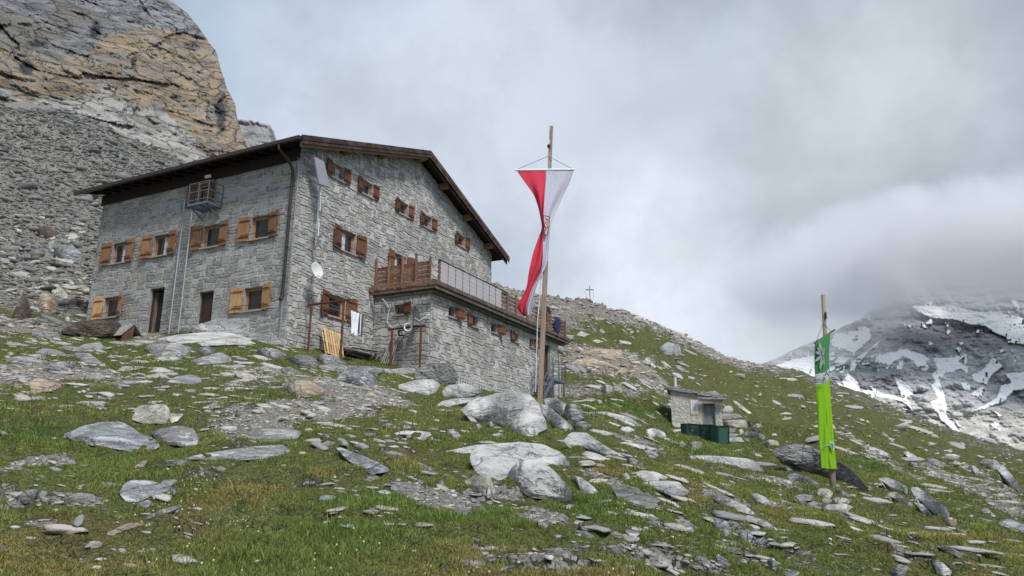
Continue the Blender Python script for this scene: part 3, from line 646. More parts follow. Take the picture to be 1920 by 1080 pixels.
ML = simple('pale_mortar', (.52, .53, .52), .95, 0, .2, 9, .01); MG = simple('shadowed_joint_mortar', (.14, .145, .145), .95, 0, .3, 6, .01)  # gable mortar: shade of the recessed joints is put into its darker grey
MTp = simple('annex_mortar', (.30, .30, .29), .95, 0, .3, 5, .01)

# window data: s0, s1 = whole span with shutters, z0, z1, opening s range
def win_span(a, b, w): m = (a+b)/2; return (m-w/2, m+w/2)
LW = [  # left wall, (opening s0, s1, z0, z1)
 (10.18, 11.20, 9.68, 10.68), (7.36, 8.38, 9.67, 10.67), (4.20, 5.22, 9.65, 10.66), (1.38, 2.40, 9.64, 10.63),
 (10.2, 11.25, 7.10, 8.05), (1.38, 2.42, 6.58, 7.55)]
DOORL = [(7.25, 8.15, 5.9, 8.15), (4.18, 5.03, 5.6, 7.66)]
CAGEW = (5.20, 5.95, 11.72, 12.74)
GA_ = [(1.95, 2.75), (4.10, 4.90), (7.08, 7.88), (9.29, 10.09), (12.87, 13.67)]
GW = [(a, b, 12.84, 13.50) for a, b in GA_]+[(2.88, 3.90, 9.74, 10.70), (6.88, 7.90, 8.6, 10.70), (2.32, 3.44, 6.68, 7.62)]
TW = [(7.02, 7.56, 7.28, 7.74, 1), (9.22, 9.74, 7.22, 7.72, -1), (11.20, 11.80, 7.28, 7.74, 1), (13.86, 14.38, 7.22, 7.70, -1), (15.80, 16.36, 7.25, 7.72, 1)]
AW = (-1.72, -1.16, 7.18, 7.66)
DOORT = (17.75, 18.65, 5.7, 7.72)
sL = masonry('left_stone_wall', FL, [(0, 3.6), (12.4, 3.6), (12.4, 12.85), (0, 12.85)], LW+DOORL+[CAGEW], 3, .018, .017, SL, ML, parent=hut, vert=.12)
sG = masonry('gable_stone_wall', FG, [(0, 3.6), (16.95, 3.6), (16.95, 13.45), (8.6, 16.35), (0, 13.42)], GW, 5, .036, .012, SG, MG, parent=hut, vert=.36, cw=.18, ch=.135)
sT = masonry('annex_front_wall', FT, [(5.5, 2.6), (19.9, 2.6), (19.9, 8.12), (5.5, 8.12)], [t[:4] for t in TW]+[DOORT], 8, .038, .012, SG, MG, parent=hut, vert=.3)
sA = masonry('annex_side_wall', FA, [(-3.1, 3.0), (-.04, 3.0), (-.04, 8.12), (-3.1, 8.12)], [AW], 9, .035, .018, SG, MTp, cw=.24, ch=.18, parent=hut, vert=.2)
sE = masonry('annex_end_wall', FE, [(-3.1, 2.6), (1.5, 2.6), (1.5, 8.12), (-3.1, 8.12)], [], 10, .03, .012, SG, MG, parent=hut)
dark = simple('room_shade_black', (.02, .018, .016), .9)  # near black stands in for the shade of the unlit rooms
bx = MB().box(.32, 16.6, .32, 12.1, 0, 8.2); bx.box(16.9, 16.95, 0, 12.4, -1, 8.9); bx.box(0, 16.95, 12.35, 12.4, -1, 8.3); bx.box(5.8, 19.6, -2.8, -.02, 0, 3.5); bx.box(5.5, 19.9, 1.2, 1.5, -1, 3.5)  # unseen fill added against light leaking through, plus the back walls
bx.build('dark_fill_and_back_walls', dark, hut)

shut_o = wood('orange_shutter_wood', (.20, .095, .045), (.34, .185, .10), .6, 2, 34); shut_l = wood('pale_larch_shutter_wood', (.42, .23, .10), (.60, .36, .18), .55, 2, 34)
shut_r = wood('red_brown_shutter_wood', (.125, .048, .022), (.215, .09, .045), .6, 2, 34); dkw = wood('dark_roof_wood', (.018, .012, .010), (.045, .028, .022), .75, 0, 26)
brd = wood('weathered_bargeboard', (.035, .018, .014), (.075, .042, .034), .7, 0, 26, (.10, .08, .072)); beamw = wood('warm_beam_wood', (.16, .085, .045), (.30, .18, .10), .7, 1, 22)
frw = wood('window_frame_wood', (.34, .15, .065), (.50, .25, .115), .5, 2, 30); doorw = wood('dark_door_wood', (.045, .026, .02), (.085, .05, .038), .6, 2, 30)
iron = simple('rusty_iron', (.07, .035, .028), .7, .4, .3, 30); blk = simple('black_iron', (.025, .022, .022), .5, .6)
sill = simple('grey_sill', (.30, .29, .275), .7); galv = simple('galvanised_steel', (.42, .44, .46), .38, .85, .1, 20); brownmetal = simple('brown_gutter_metal', (.055, .045, .044), .42, .5, .12, 5)
gl, k = new_mat('window_glass'); finish(k, (.018, .021, .025), .05, spec=.8)
curt = simple('curtain', (.50, .51, .53), .9); white = simple('white_plastic', (.75, .76, .77), .4, 0, .04); whitecl = simple('white_cloth', (.74, .76, .82), .9, 0, .05)
def window(frame, o, mats, sw=.56, ang=(8, 8), parent=hut, single=0, bar=True, depth=.14, curtain=0, mull=False, name='window'):
    s0, s1, z0, z1 = o; m = MB(); t = .10
    def P(mb, a, b, c, d, n0, n1, mi=0):
        V = [frame(x, z, n) for n in (n0, n1) for x, z in ((a, c), (b, c), (b, d), (a, d))]
        mb.add(V, [(0, 1, 2, 3), (7, 6, 5, 4), (0, 4, 5, 1), (1, 5, 6, 2), (2, 6, 7, 3), (3, 7, 4, 0)], mi)
    n0, n1 = -depth-.06, -depth
    for a, b, c, d in ((s0, s0+t, z0, z1), (s1-t, s1, z0, z1), (s0+t, s1-t, z0, z0+t), (s0+t, s1-t, z1-t, z1)) + ((((s0+s1)/2-.03, (s0+s1)/2+.03, z0+t, z1-t),) if mull else ()): P(m, a, b, c, d, n0, n1)
    fr = m.build(name, mats[0], parent, .006)
    halves = ((s0+t, (s0+s1)/2-.03), ((s0+s1)/2+.03, s1-t)) if mull else ((s0+t, s1-t),)
    for (pa, pb) in halves:
        g = MB(); P(g, pa, pb, z0+t, z1-t, n0+.015, n0+.03); g.build('pane', gl, fr)
    if curtain:
        c = MB(); a, b = ((s0+t, s0+(s1-s0)*.48) if curtain > 0 else (s1-(s1-s0)*.45, s1-t)); nn = 9
        for q in range(nn): P(c, a+(b-a)*q/nn, a+(b-a)*(q+1)/nn, z0+t, z1-t, n0+.035, n0+.042+.012*(q % 2))
        c.build('curtain', curt, fr)
    s = MB(); P(s, s0-.06, s1+.06, z0-.06, z0-.002, -.05, .11); s.build('sill', sill, fr)
    for sd in (-1, 1):
        if single and sd != single: continue
        hx = s0 if sd < 0 else s1; aa = R_(ang[0] if sd < 0 else ang[1]); sh = MB(); zz0, zz1 = z0-.04, z1+.05; nb = max(3, int(sw/.11))
        def Q(a, c, n): return frame(hx+sd*(a*math.cos(aa)), c, .055+a*math.sin(aa)+n*math.cos(aa))
        def PQ(a, b, c, d, n0, n1):
            V = [Q(x, z, n) for n in (n0, n1) for x, z in ((a, c), (b, c), (b, d), (a, d))]
            sh.add(V, [(0, 1, 2, 3), (7, 6, 5, 4), (0, 4, 5, 1), (1, 5, 6, 2), (2, 6, 7, 3), (3, 7, 4, 0)])
        for q in range(nb): PQ(.02+sw*q/nb, .02+sw*(q+1)/nb-.007, zz0, zz1, 0, .026)
        hh = (zz1-zz0)
        so_ = sh
        for f in (.17, .83): PQ(.03, sw, zz0+hh*f-.04, zz0+hh*f+.04, .028, .05)
        h = sh
        for f in (.17, .83):
            V = [Q(x, z, n) for n in (.052, .062) for x, z in ((.0, zz0+hh*f-.014), (sw*.8, zz0+hh*f-.014), (sw*.8, zz0+hh*f+.014), (.0, zz0+hh*f+.014))]
            h.add(V, [(0, 1, 2, 3), (7, 6, 5, 4), (0, 4, 5, 1), (1, 5, 6, 2), (2, 6, 7, 3), (3, 7, 4, 0)], 1)
            h.tube([Q(sw+.02, zz0+hh*.5, .0), Q(sw+.05, zz0+hh*.5-.03, .06)], .014, 6, 1)
        ob = sh.build('shutter', [mats[1], blk], fr, .004)
    if bar:
        zb = z0+(z1-z0)*.22; b = MB(); b.tube([frame(s0-sw*.72, zb, .135), frame(s1+sw*.72, zb, .135)], .013, 6)
        b.build('safety_bar', iron, fr)
    return fr
for i, o in enumerate(LW[:4]): window(FL, o, (frw, shut_o), .60, ((6, 9), (8, 12), (7, 10), (9, 8))[i], curtain=(1, 1, 0, 0)[i])
window(FL, LW[4], (frw, shut_l), .58, (20, 7)); window(FL, LW[5], (frw, shut_l), .60, (12, 8))
window(FL, CAGEW, (frw, shut_r), .46, (14, 5), bar=False)
for i, o in enumerate(GW):
    if i < 5: window(FG, o, (frw, shut_r), .40, (12, 8), curtain=(-1 if i == 0 else 0))
    elif i == 5: window(FG, o, (frw, shut_r), .62, (10, 8), curtain=1)
    elif i == 6: window(FG, o, (frw, shut_r), .60, (10, 25), bar=False, curtain=1)
    else: window(FG, o, (frw, shut_r), .60, (14, 14))
for o in TW: window(FT, o[:4], (shut_r, shut_r), .50, (4, 30), single=o[4], bar=False, depth=.16, name='small_window')
window(FA, AW, (frw, shut_r), .46, (14, 14), single=-1, bar=False, name='small_window')
# bright sky seen in two panes: open casements
def casement(frame, hx, z0, z1, wd, ang, sgn):
    m = MB(); a = R_(ang)
    def Q(x, z, n): return frame(hx+sgn*x*math.cos(a), z, -.13-x*math.sin(a)+n)
    def P(x0, x1, c, d, n0, n1, mi):
        V = [Q(x, z, n) for n in (n0, n1) for x, z in ((x0, c), (x1, c), (x1, d), (x0, d))]
        m.add(V, [(0, 1, 2, 3), (7, 6, 5, 4), (0, 4, 5, 1), (1, 5, 6, 2), (2, 6, 7, 3), (3, 7, 4, 0)], mi)
    for x0, x1, c, d in ((0, .06, z0, z1), (wd-.06, wd, z0, z1), (.06, wd-.06, z0, z0+.06), (.06, wd-.06, z1-.06, z1)): P(x0, x1, c, d, 0, .04, 0)
    P(.06, wd-.06, z0+.06, z1-.06, .015, .025, 1)
    return m.build('open_casement', [frw, gl], hut)
# doors
def door(frame, o, open_=False):
    s0, s1, z0, z1 = o; m = MB()
    def P(mb, a, b, c, d, n0, n1):
        V = [frame(x, z, n) for n in (n0, n1) for x, z in ((a, c), (b, c), (b, d), (a, d))]
        mb.add(V, [(0, 1, 2, 3), (7, 6, 5, 4), (0, 4, 5, 1), (1, 5, 6, 2), (2, 6, 7, 3), (3, 7, 4, 0)])
    for a, b, c, d in ((s0, s0+.07, z0, z1), (s1-.07, s1, z0, z1), (s0+.07, s1-.07, z1-.07, z1)): P(m, a, b, c, d, -.22, -.12)
    d = m.build('door', doorw, hut, .005); lf = MB()
    if open_:
        for q in range(5):
            V = []
            a = R_(78)
            for n in (0, .045):
                for x, z in ((.16*q, z0), (.16*q+.152, z0), (.16*q+.152, z1-.1), (.16*q, z1-.1)):
                    V.append(frame(s1-.08-x*math.cos(a)-n, z, -.2-x*math.sin(a)))
            lf.add(V, [(0, 1, 2, 3), (7, 6, 5, 4), (0, 4, 5, 1), (1, 5, 6, 2), (2, 6, 7, 3), (3, 7, 4, 0)])
        lf.build('door_leaf', wood('grey_brown_door_wood', (.12, .085, .065), (.22, .17, .14), .6, 2, 30), d)
    else:
        nb = 5; wd = (s1-s0-.14)/nb
        for q in range(nb): P(lf, s0+.07+q*wd, s0+.07+(q+1)*wd-.008, z0, z1-.07, -.19, -.15)
        for q in range(nb):
            for zz in (z0+.5, z0+.8, z0+1.1, z0+1.4, z0+1.7):
                P(lf, s0+.07+(q+.45)*wd, s0+.07+(q+.55)*wd, zz-.01, zz+.01, -.149, -.14)
        lf.build('door_leaf', doorw, d, .003)
        h = MB(); h.tube([frame(s0+.16, z0+1.0, -.14), frame(s0+.16, z0+1.0, -.08), frame(s0+.28, z0+1.0, -.08)], .012, 6); h.build('handle', blk, d)
door(FL, DOORL[0], True); door(FL, DOORL[1]); door(FT, DOORT)

# roof: ridge along v
def zr(u): return 16.62-(8.6-u)*.342 if u < 8.6 else 16.62-(u-8.6)*.358
UE, URt, V0, V1 = -.80, 17.8, -.78, 13.35
m = MB(); n = 60
roofm, k = new_mat('dark_metal_roof'); tco = k.n('ShaderNodeTexCoord').outputs['Object']; nz = k.noise(tco, 3., 4)
finish(k, k.mix(k.ramp(nz, .3, .7), (.055, .048, .046), (.095, .085, .08)), .5, nz, .01, .5, .4)
for (ua, ub) in ((UE, 8.6), (8.6, URt)):
    za, zb = zr(ua)-ZB, zr(ub)-ZB
    V = [(ua, V0, za), (ub, V0, zb), (ub, V1, zb), (ua, V1, za), (ua, V0, za-.07), (ub, V0, zb-.07), (ub, V1, zb-.07), (ua, V1, za-.07)]
    m.add(V, [(0, 1, 2, 3), (7, 6, 5, 4), (0, 4, 5, 1), (1, 5, 6, 2), (2, 6, 7, 3), (3, 7, 4, 0)])
for q in range(47):
    v = V0+.02+q*(V1-V0-.04)/46
    for (ua, ub) in ((UE, 8.55), (8.65, URt)): m.bar((ua, v, zr(ua)-ZB+.015), (ub, v, zr(ub)-ZB+.015), .03, .04)
roof = m.build('roof', roofm, hut)
m = MB()
for (ua, ub) in ((UE, 8.6), (8.6, URt)):     # underside boarding
    za, zb = zr(ua)-ZB-.075, zr(ub)-ZB-.075; nb = 3
    V = [(ua+.02, V0+.04, za), (ub, V0+.04, zb), (ub, V1-.04, zb), (ua+.02, V1-.04, za)]
    V += [(x, y, z-.04) for x, y, z in V]; m.add(V, [(0, 1, 2, 3), (7, 6, 5, 4), (0, 4, 5, 1), (1, 5, 6, 2), (2, 6, 7, 3), (3, 7, 4, 0)])
for q in range(18):                              # rafters at the eaves
    v = .2+q*.72
    m.bar((UE+.12, v, zr(UE+.12)-ZB-.2), (.3, v, zr(.3)-ZB-.2), .12, .16)
m.box(-.09, -.045, -.02, 12.45, 12.80-ZB, 13.30-ZB)
m.box(-.05, .3, .0, 12.4, 12.86-ZB, 13.28-ZB)
m.build('eaves_boarding', dkw, roof)
for (ua, ub, nm) in ((UE-.02, 8.6, 'bargeboard'), (8.6, URt+.02, 'bargeboard')):
    m = MB(); sg = (zr(ub)-zr(ua))/(ub-ua)
    for (y0, y1, t0, t1) in ((V0-.05, V0-.002, .03, -.20), (V0-.025, V0-.001, -.202, -.36)):
        V = [(ua, y0, zr(ua)-ZB+t0), (ub, y0, zr(ub)-ZB+t0), (ub, y0, zr(ub)-ZB+t1), (ua, y0, zr(ua)-ZB+t1)]
        V += [(x, y1, z) for x, _, z in V]; m.add(V, [(0, 1, 2, 3), (7, 6, 5, 4), (0, 4, 5, 1), (1, 5, 6, 2), (2, 6, 7, 3), (3, 7, 4, 0)])
    m.build(nm, brd, roof, .008)
    m = MB(); V = [(ua+.1, V0+.1, zr(ua+.1)-ZB-.13), (ub-.05, V0+.1, zr(ub-.05)-ZB-.13), (ub-.05, V0+.1, zr(ub-.05)-ZB-.46), (ua+.1, V0+.1, zr(ua+.1)-ZB-.46)]
    V += [(x, y+.06, z) for x, y, z in V]; m.add(V, [(0, 1, 2, 3), (7, 6, 5, 4), (0, 4, 5, 1), (1, 5, 6, 2), (2, 6, 7, 3), (3, 7, 4, 0)])
    m.build('inner_board', beamw if ua < 0 else brd, roof, .006)
for uu in (2.55, 5.25, 8.35, 10.75, 13.4, 16.05):
    zt = zr(uu)-ZB-.14; m = MB(); m.box(uu-.13, uu+.13, -.58, .1, zt-.34, zt-.03); m.box(uu-.13, uu+.13, -.66, -.583, zt-.30, zt-.05); m.build('purlin', beamw, roof, .012)
g = MB(); gz = zr(UE)-ZB-.10
for q in range(1): g.box(UE-.17, UE-.02, V0+.02, V1, gz-.10, gz+.06)
for q in range(20): g.box(UE-.185, UE-.171, V0+.4+q*.7, V0+.44+q*.7, gz-.13, gz+.06)
g.build('gutter', brownmetal, roof, .02)
g = MB()
g.tube([(UE-.1, .33, gz-.1), (UE-.1, .33, gz-.30), (-.45, .25, 12.75-ZB), (-.16, .20, 12.35-ZB), (-.14, .20, 12.1-ZB), (-.14, .20, 7.0-ZB)], .062, 12)
g.tube([(-.14, .20, 7.02-ZB), (-.16, .2, 6.9-ZB), (-.26, .2, 6.82-ZB)], .075, 12)
for z in (11.6, 10.3, 9.0, 7.8): g.tube([(-.14, .20, z-ZB), (-.14, .20, z-ZB+.04)], .078, 12)
g.build('downpipe', brownmetal, hut, smooth=False)
g = MB(); g.tube([(-.10, .22, 6.9-ZB), (-.10, .22, 4.3-ZB)], .022, 8); g.tube([(-.10, .02, 12.9-ZB), (-.06, -.04, 12.2-ZB), (-.05, .04, 9-ZB), (-.05, .08, 6.-ZB)], .012, 6); g.build('conduit', galv, hut)
m = MB(); m.tube([(8.6, -.3, 16.6-ZB), (8.6, -.3, 17.05-ZB)], .012, 6); m.build('lightning_rod', galv, roof)

# terrace deck, fascia and railing
old = wood('silvered_deck_wood', (.13, .105, .09), (.25, .21, .18), .8, 0, 24, (.16, .09, .06)); oldv = wood('weathered_larch_wood', (.17, .085, .05), (.32, .19, .125), .75, 2, 26, (.20, .13, .10))
oldh = wood('old_larch_boards', (.135, .062, .038), (.27, .15, .10), .75, 1, 22, (.25, .18, .15)); oldh2 = wood('old_grey_boards', (.12, .085, .07), (.24, .19, .165), .8, 0, 22, (.19, .12, .09)); redb = wood('dark_roof_batten', (.075, .05, .042), (.15, .11, .09), .75, 0, 26, (.16, .13, .12))
m = MB(); m.box(5.3, 20.4, -3.55, 1.6, 8.26-ZB, 8.36-ZB); m.build('terrace_floor', old, hut)
m = MB(); m.box(5.38, 20.5, -3.36, -3.11, 8.02-ZB, 8.25-ZB); m.box(5.38, 5.6, -3.09, -.06, 8.02-ZB, 8.25-ZB); m.build('terrace_sill_beam', simple('grey_beam', (.12, .105, .095), .8, 0, .3, 6), hut, .015)
m = MB()
for (z0, z1, o) in ((8.12, 8.30, .46), (8.305, 8.50, .52)):
    m.box(5.5-o, 20.75, -3.1-o, -3.1-o+.05, z0-ZB, z1-ZB); m.box(5.5-o, 5.5-o+.05, -3.1-o+.052, -.06, z0-ZB, z1-ZB, 1)
m.box(20.7, 20.752, -3.5, 1.6, 8.12-ZB, 8.5-ZB)
m.build('terrace_fascia', [redb, oldh], hut, .01)
rail = empty('railing', (0, 0, 0)); rail.parent = hut
def post(u, v, h, mat=oldv, w=.085):
    m = MB(); m.box(u-w/2, u+w/2, v-w/2, v+w/2, 8.5-ZB, 8.5+h-ZB); m.build('post', mat, rail, .006)
for v, h in ((-.12, 1.5), (-.82, 1.28), (-1.58, 1.42), (-2.32, 1.44), (-3.08, 1.20)): post(5.40, v, h)
for i in range(5):
    m = MB(); z0 = 8.53+i*.205
    m.box(5.45, 5.48, -3.1, -.1, z0-ZB, z0+.182-ZB); m.build('railing_board', oldh, rail, .006)
for i in range(10): post(5.62+i*.665, -3.44, 1.06, oldv, .06)
for u in (12.25, 13.3, 14.7, 16.1, 17.5, 18.9, 20.2): post(u, -3.5, 1.04)
rnd_ = random.Random(4)
for i in range(5):
    z0 = 8.53+i*.205; m = MB(); m.box(5.55, 20.4, -3.46+.05, -3.43+.05, z0-ZB, z0+.15-ZB+rnd_.uniform(-.015, .015)); m.build('railing_board', oldh2, rail, .006)
    m = MB(); m.box(20.32, 20.36, -3.3, 1.4, z0-ZB, z0+.15-ZB); m.build('railing_board', oldh2, rail, .006)
pan, k = new_mat('translucent_wind_panel')
p = k.n('ShaderNodeBsdfPrincipled', None, Base_Color=(.60, .58, .61, 1), Roughness=.35); tr = k.n('ShaderNodeBsdfTransparent')
k.n('ShaderNodeOutputMaterial', None, Surface=k.n('ShaderNodeMixShader', None, Fac=.52, i1=tr, i2=p))
for i in range(9):
    m = MB(); m.box(5.655+i*.665, 5.655+i*.665+.595, -3.49, -3.482, 8.52-ZB, 9.50-ZB); m.build('wind_panel', pan, rail)
m = MB(); m.box(5.5, 12.3, -3.5, -3.42, 9.52-ZB, 9.56-ZB); m.build('top_rail', doorw, rail)
m = MB()   # cable hanging beside the small side window
m.tube([(5.38, -.55, 8.0-ZB), (5.40, -.75, 7.8-ZB), (5.40, -.95, 7.5-ZB), (5.40, -.85, 6.9-ZB), (5.40, -1.2, 6.55-ZB)], .018, 6); m.build('cable', white, hut)
# ------------------------------------------------------------------ fixtures and loose things
def thing(name, loc, rz, label, cat, group=None): return empty(name, loc, rz, label=label, cat=cat, group=group)
def bez(pts, n=24):
    """smooth curve through points (Catmull-Rom)"""
    P = [np.array(p, float) for p in pts]; P = [2*P[0]-P[1]]+P+[2*P[-1]-P[-2]]; out = []
    for i in range(1, len(P)-2):
        for t in np.linspace(0, 1, n, endpoint=False):
            out.append(.5*((2*P[i])+(-P[i-1]+P[i+1])*t+(2*P[i-1]-5*P[i]+4*P[i+1]-P[i+2])*t*t+(-P[i-1]+3*P[i]-3*P[i+1]+P[i+2])*t**3))
    return out+[P[-2]]
rust = simple('rusty_red_steel', (.13, .045, .032), .75, .3, .35, 14, .004); greyst = simple('grey_blue_painted_steel', (.16, .19, .225), .5, .5, .12, 12)
alu = simple('dull_aluminium', (.52, .53, .54), .42, .7, .08, 20); dishw = simple('off_white_dish', (.62, .64, .63), .5, 0, .04, 4); dishd = simple('dark_green_grey_dish', (.06, .085, .085), .5, .1, .08, 4)
pallw = wood('fresh_pallet_wood', (.50, .33, .15), (.68, .49, .26), .7, 2, 30); polew = wood('grey_brown_pole_wood', (.20, .14, .10), (.36, .27, .205), .8, 2, 22, (.27, .23, .20))
oldp = wood('bleached_stick_wood', (.26, .23, .19), (.40, .37, .32), .85, 2, 20)
def HW(p): return Vector(hutM @ Vector(p))
hutM = Matrix.Translation((C0[0], C0[1], ZB)) @ Matrix.Rotation(CYAW, 4, 'Z')
# --- fixed ladder and caged platform on the left wall
lad = thing('caged_access_ladder', W(-.35, 6.8, 6.1), CYAW, 'galvanised steel ladder with caged grey platform fixed under the eaves of the left wall', 'ladder')
def LB(o):     # local of an object placed at W(a,b,c)
    return np.array(o)
a0 = np.array([-.35, 6.8, 6.1])
def rel(u, v, z, a): return (u-a[0], v-a[1], z-a[2])
vt0, zt0 = onL(346, 376, -.25); vb0, zb0 = onL(317, 620, -.35); vt1, zt1 = onL(359, 397, -.25); vb1, zb1 = onL(335, 616, -.35)
m = MB(); m.tube([rel(-.35, vb0, 5.9, a0), rel(-.22, vt0, zt0, a0)], .026, 8); m.build('stile', alu, lad)
m = MB(); m.tube([rel(-.35, vb1, 5.9, a0), rel(-.22, vt1, zt1, a0)], .026, 8); m.build('stile', alu, lad)
for i in range(20):
    t = (i+.6)/20.5; za = 5.9+(zt1-5.9)*t; m = MB()
    m.tube([rel(-.35+.13*t, vb0+(vt0-vb0)*(za-5.9)/(zt0-5.9), za, a0), rel(-.35+.13*t, vb1+(vt1-vb1)*t, za, a0)], .014, 6); m.build('rung', alu, lad)
(va, pz), (vb, _) = onL(352, 386, -.8), onL(389, 374, -.8)
m = MB()
for u in (-.03, -.80):
    m.bar(rel(u, va, pz+.0, a0), rel(u, vb, pz, a0), .05, .1)
for v in (va, (va+vb)/2, vb): m.bar(rel(-.02, v, pz+.001, a0), rel(-.82, v, pz+.001, a0), .05, .10)
for i in range(24): m.bar(rel(-.04, va+(vb-va)*(i+.5)/24, pz+.052, a0), rel(-.79, va+(vb-va)*(i+.5)/24, pz+.052, a0), .012, .03)
m.bar(rel(-.75, va-.1, pz-.05, a0), rel(-.02, va-.1, pz-.42, a0), .05, .05); m.bar(rel(-.75, vb+.1, pz-.05, a0), rel(-.02, vb+.1, pz-.42, a0), .05, .05)
m.build('platform', greyst, lad)
m = MB(); top = pz+.98
for (u, v) in ((-.80, va), (-.80, (va+vb)/2), (-.80, vb), (-.03, va), (-.03, vb)): m.bar(rel(u, v, pz, a0), rel(u, v, top, a0), .035)
for h in (top, top-.4, top-.78):
    m.bar(rel(-.80, va, h, a0), rel(-.80, vb, h, a0), .03); m.bar(rel(-.80, vb, h, a0), rel(-.03, vb, h, a0), .03)
for z in (11.7, 12.2): m.bar(rel(-.8, va, z, a0), rel(-.5, va+.55, z+.05, a0), .02); m.bar(rel(-.5, va+.55, z+.05, a0), rel(-.2, va+.45, z+.05, a0), .02)
m.bar(rel(-.5, va+.55, 12.3, a0), rel(-.55, va+.62, 9.1, a0), .018); m.bar(rel(-.55, va+.62, 9.1, a0), rel(-.45, va+.75, 6.9, a0), .018)
for z in (10.7, 9.9, 9.2): m.bar(rel(-.52, va+.58, z, a0), rel(-.1, va+.35, z, a0), .018)
m.build('guard_rail', greyst, lad)
m = MB(); m.box(-.42, -.24, -.1, .1, 0, .13)
lamp = thing('wall_lamp', W(-.18, 5.05, 12.9), CYAW, 'small pale box lamp under the dark eaves above the caged platform', 'lamp')
m = MB(); m.box(-.12, .0, -.16, .16, -.06, .07); m.build('lamp_housing', white, lamp, .02)
# --- satellite dishes
def dish(name, c, aim, r, mat, label, arm, wallpt):
    aim = np.array(aim, float); aim /= np.linalg.norm(aim); t = thing(name, c, 0, label, 'satellite dish')
    a = np.cross(aim, [0, 0, 1]); a /= np.linalg.norm(a); b = np.cross(a, aim); V = []; F = []; nr, ns = 8, 36
    for s_ in (0, .018):
        for i in range(nr+1):
            for k_ in range(ns):
                q = i/nr*r; th = 2*math.pi*k_/ns; V.append((a*math.cos(th)*q*.92+b*math.sin(th)*q)+aim*(q*q/r*.28-s_))
    o = (nr+1)*ns
    for i in range(nr):
        for k_ in range(ns):
            k2 = (k_+1) % ns; F.append((i*ns+k_, i*ns+k2, (i+1)*ns+k2, (i+1)*ns+k_)); F.append((o+i*ns+k_, o+(i+1)*ns+k_, o+(i+1)*ns+k2, o+i*ns+k2))
    for k_ in range(ns): k2 = (k_+1) % ns; F.append((nr*ns+k_, nr*ns+k2, o+nr*ns+k2, o+nr*ns+k_))
    m = MB(); m.add(V, F); m.build('reflector', mat, t, smooth=True)
    low = -b*r*.95+aim*.2; tip = low*.55+aim*r*1.75+np.array(arm)
    m = MB(); m.bar(low, tip, .035, .03); m.build('feed_arm', white if mat is not dishd else white, t)
    m = MB(); m.tube([tip-aim*.02, tip-aim*.16], [.045, .03], 10); m.build('feed_horn', white, t)
    m = MB(); wp = np.array(wallpt)-np.array(c); m.tube([-aim*.03, wp*.55, wp], .028, 8); m.tube([low, -aim*.05-b*.1], .02, 6); m.build('bracket', alu, t)
    return t
u, z = onG(592, 509, -.62); c = W(u, -.62, z)
r_ = -(UH*.55+VH*.25)+np.array([.25, -.75, .38])
dish('satellite_dish', c, -ray(592, 509)+np.array([1.25, .15, .75]), .36, dishw, 'white satellite dish on the gable wall near the hut corner, above the lower window', (0, 0, 0), W(u+.5, 0, z-.08))
# --- panel antenna with yagis on a mast at the corner
ant = thing('antenna_mast', W(.95, -.32, 9.4), CYAW, 'thin steel mast at the gable corner carrying a tilted panel and two small antennas', 'antenna')
a1 = np.array([.95, -.32, 9.4])
m = MB(); m.tube([rel(.95, -.32, 9.3, a1), rel(.95, -.32, 13.55, a1)], .028, 8); m.build('mast', alu, ant)
m = MB()
for z_ in (9.7, 11.2, 13.2): m.bar(rel(.95, -.32, z_, a1), rel(.95, 0, z_, a1), .04, .03)
m.build('wall_bracket', alu, ant)
pu, pz_ = onG(606, 324, -.55); q0 = []
TL = [(590, 293), (608, 303), (620, 352), (599, 345)]
f = []
for i_, (x, y) in enumerate(TL):
    uu_, zz_ = onG(x, y, -.62-(.12 if i_ in (2, 3) else 0)); f.append(np.array(rel(uu_, -.62-(.12 if i_ in (2, 3) else 0), zz_, a1)))
nn = np.cross(f[1]-f[0], f[3]-f[0]); nn /= np.linalg.norm(nn); nn = nn if nn[1] > 0 else -nn
m = MB(); V = f+[p+nn*.10-np.array([.0, 0, 0]) for p in f]; m.add(V, [(0, 1, 2, 3), (7, 6, 5, 4), (0, 4, 5, 1), (1, 5, 6, 2), (2, 6, 7, 3), (3, 7, 4, 0)])
m.build('panel', simple('grey_panel', (.27, .28, .31), .45, .1, .05, 4), ant, .02)
m = MB(); m.tube([np.mean(f, 0), rel(.95, -.32, pz_, a1)], .02, 6); m.tube([f[0], f[0]+(0, .1, .12), rel(.3, -.1, 13.3, a1), rel(.10, -.06, 12.9, a1), rel(.08, -.06, 12.2, a1)], .02, 6)
for z_ in (13.35,): m.tube([rel(.6, -.32, z_, a1), rel(1.2, -.32, z_, a1)], .03, 6)
m.build('cable', galv, ant)
for z_, ln in ((11.15, .95), (10.05, .95)):
    m = MB(); p0 = np.array(rel(1.0, -.36, z_, a1)); p1 = p0+np.array([-.62, -.55, .12])*ln; m.bar(p0, p1, .034)
    for q_ in range(8):
        p = p0+(p1-p0)*(q_+.6)/8; hh = .17-.008*q_; m.bar(p-np.array([0, 0, hh]), p+np.array([0, 0, hh]), .024)
    for s_ in (-.12, 0, .12): m.bar(p0+(.03+s_*.3, .03, -.28), p0+(.03+s_*.3, .03, .28), .022)
    m.build('directional_antenna', white, ant)
m = MB(); p0 = np.array(rel(1.0, -.36, 9.55, a1))
m.tube([p0, p0+(-.35, -.45, .06), p0+(-.75, -.8, -.02)], .03, 8); m.tube([p0+(0, 0, -.12), p0+(-.2, -.3, -.2), p0+(-.45, -.5, -.16)], .035, 8); m.build('loop_bracket', alu, ant)
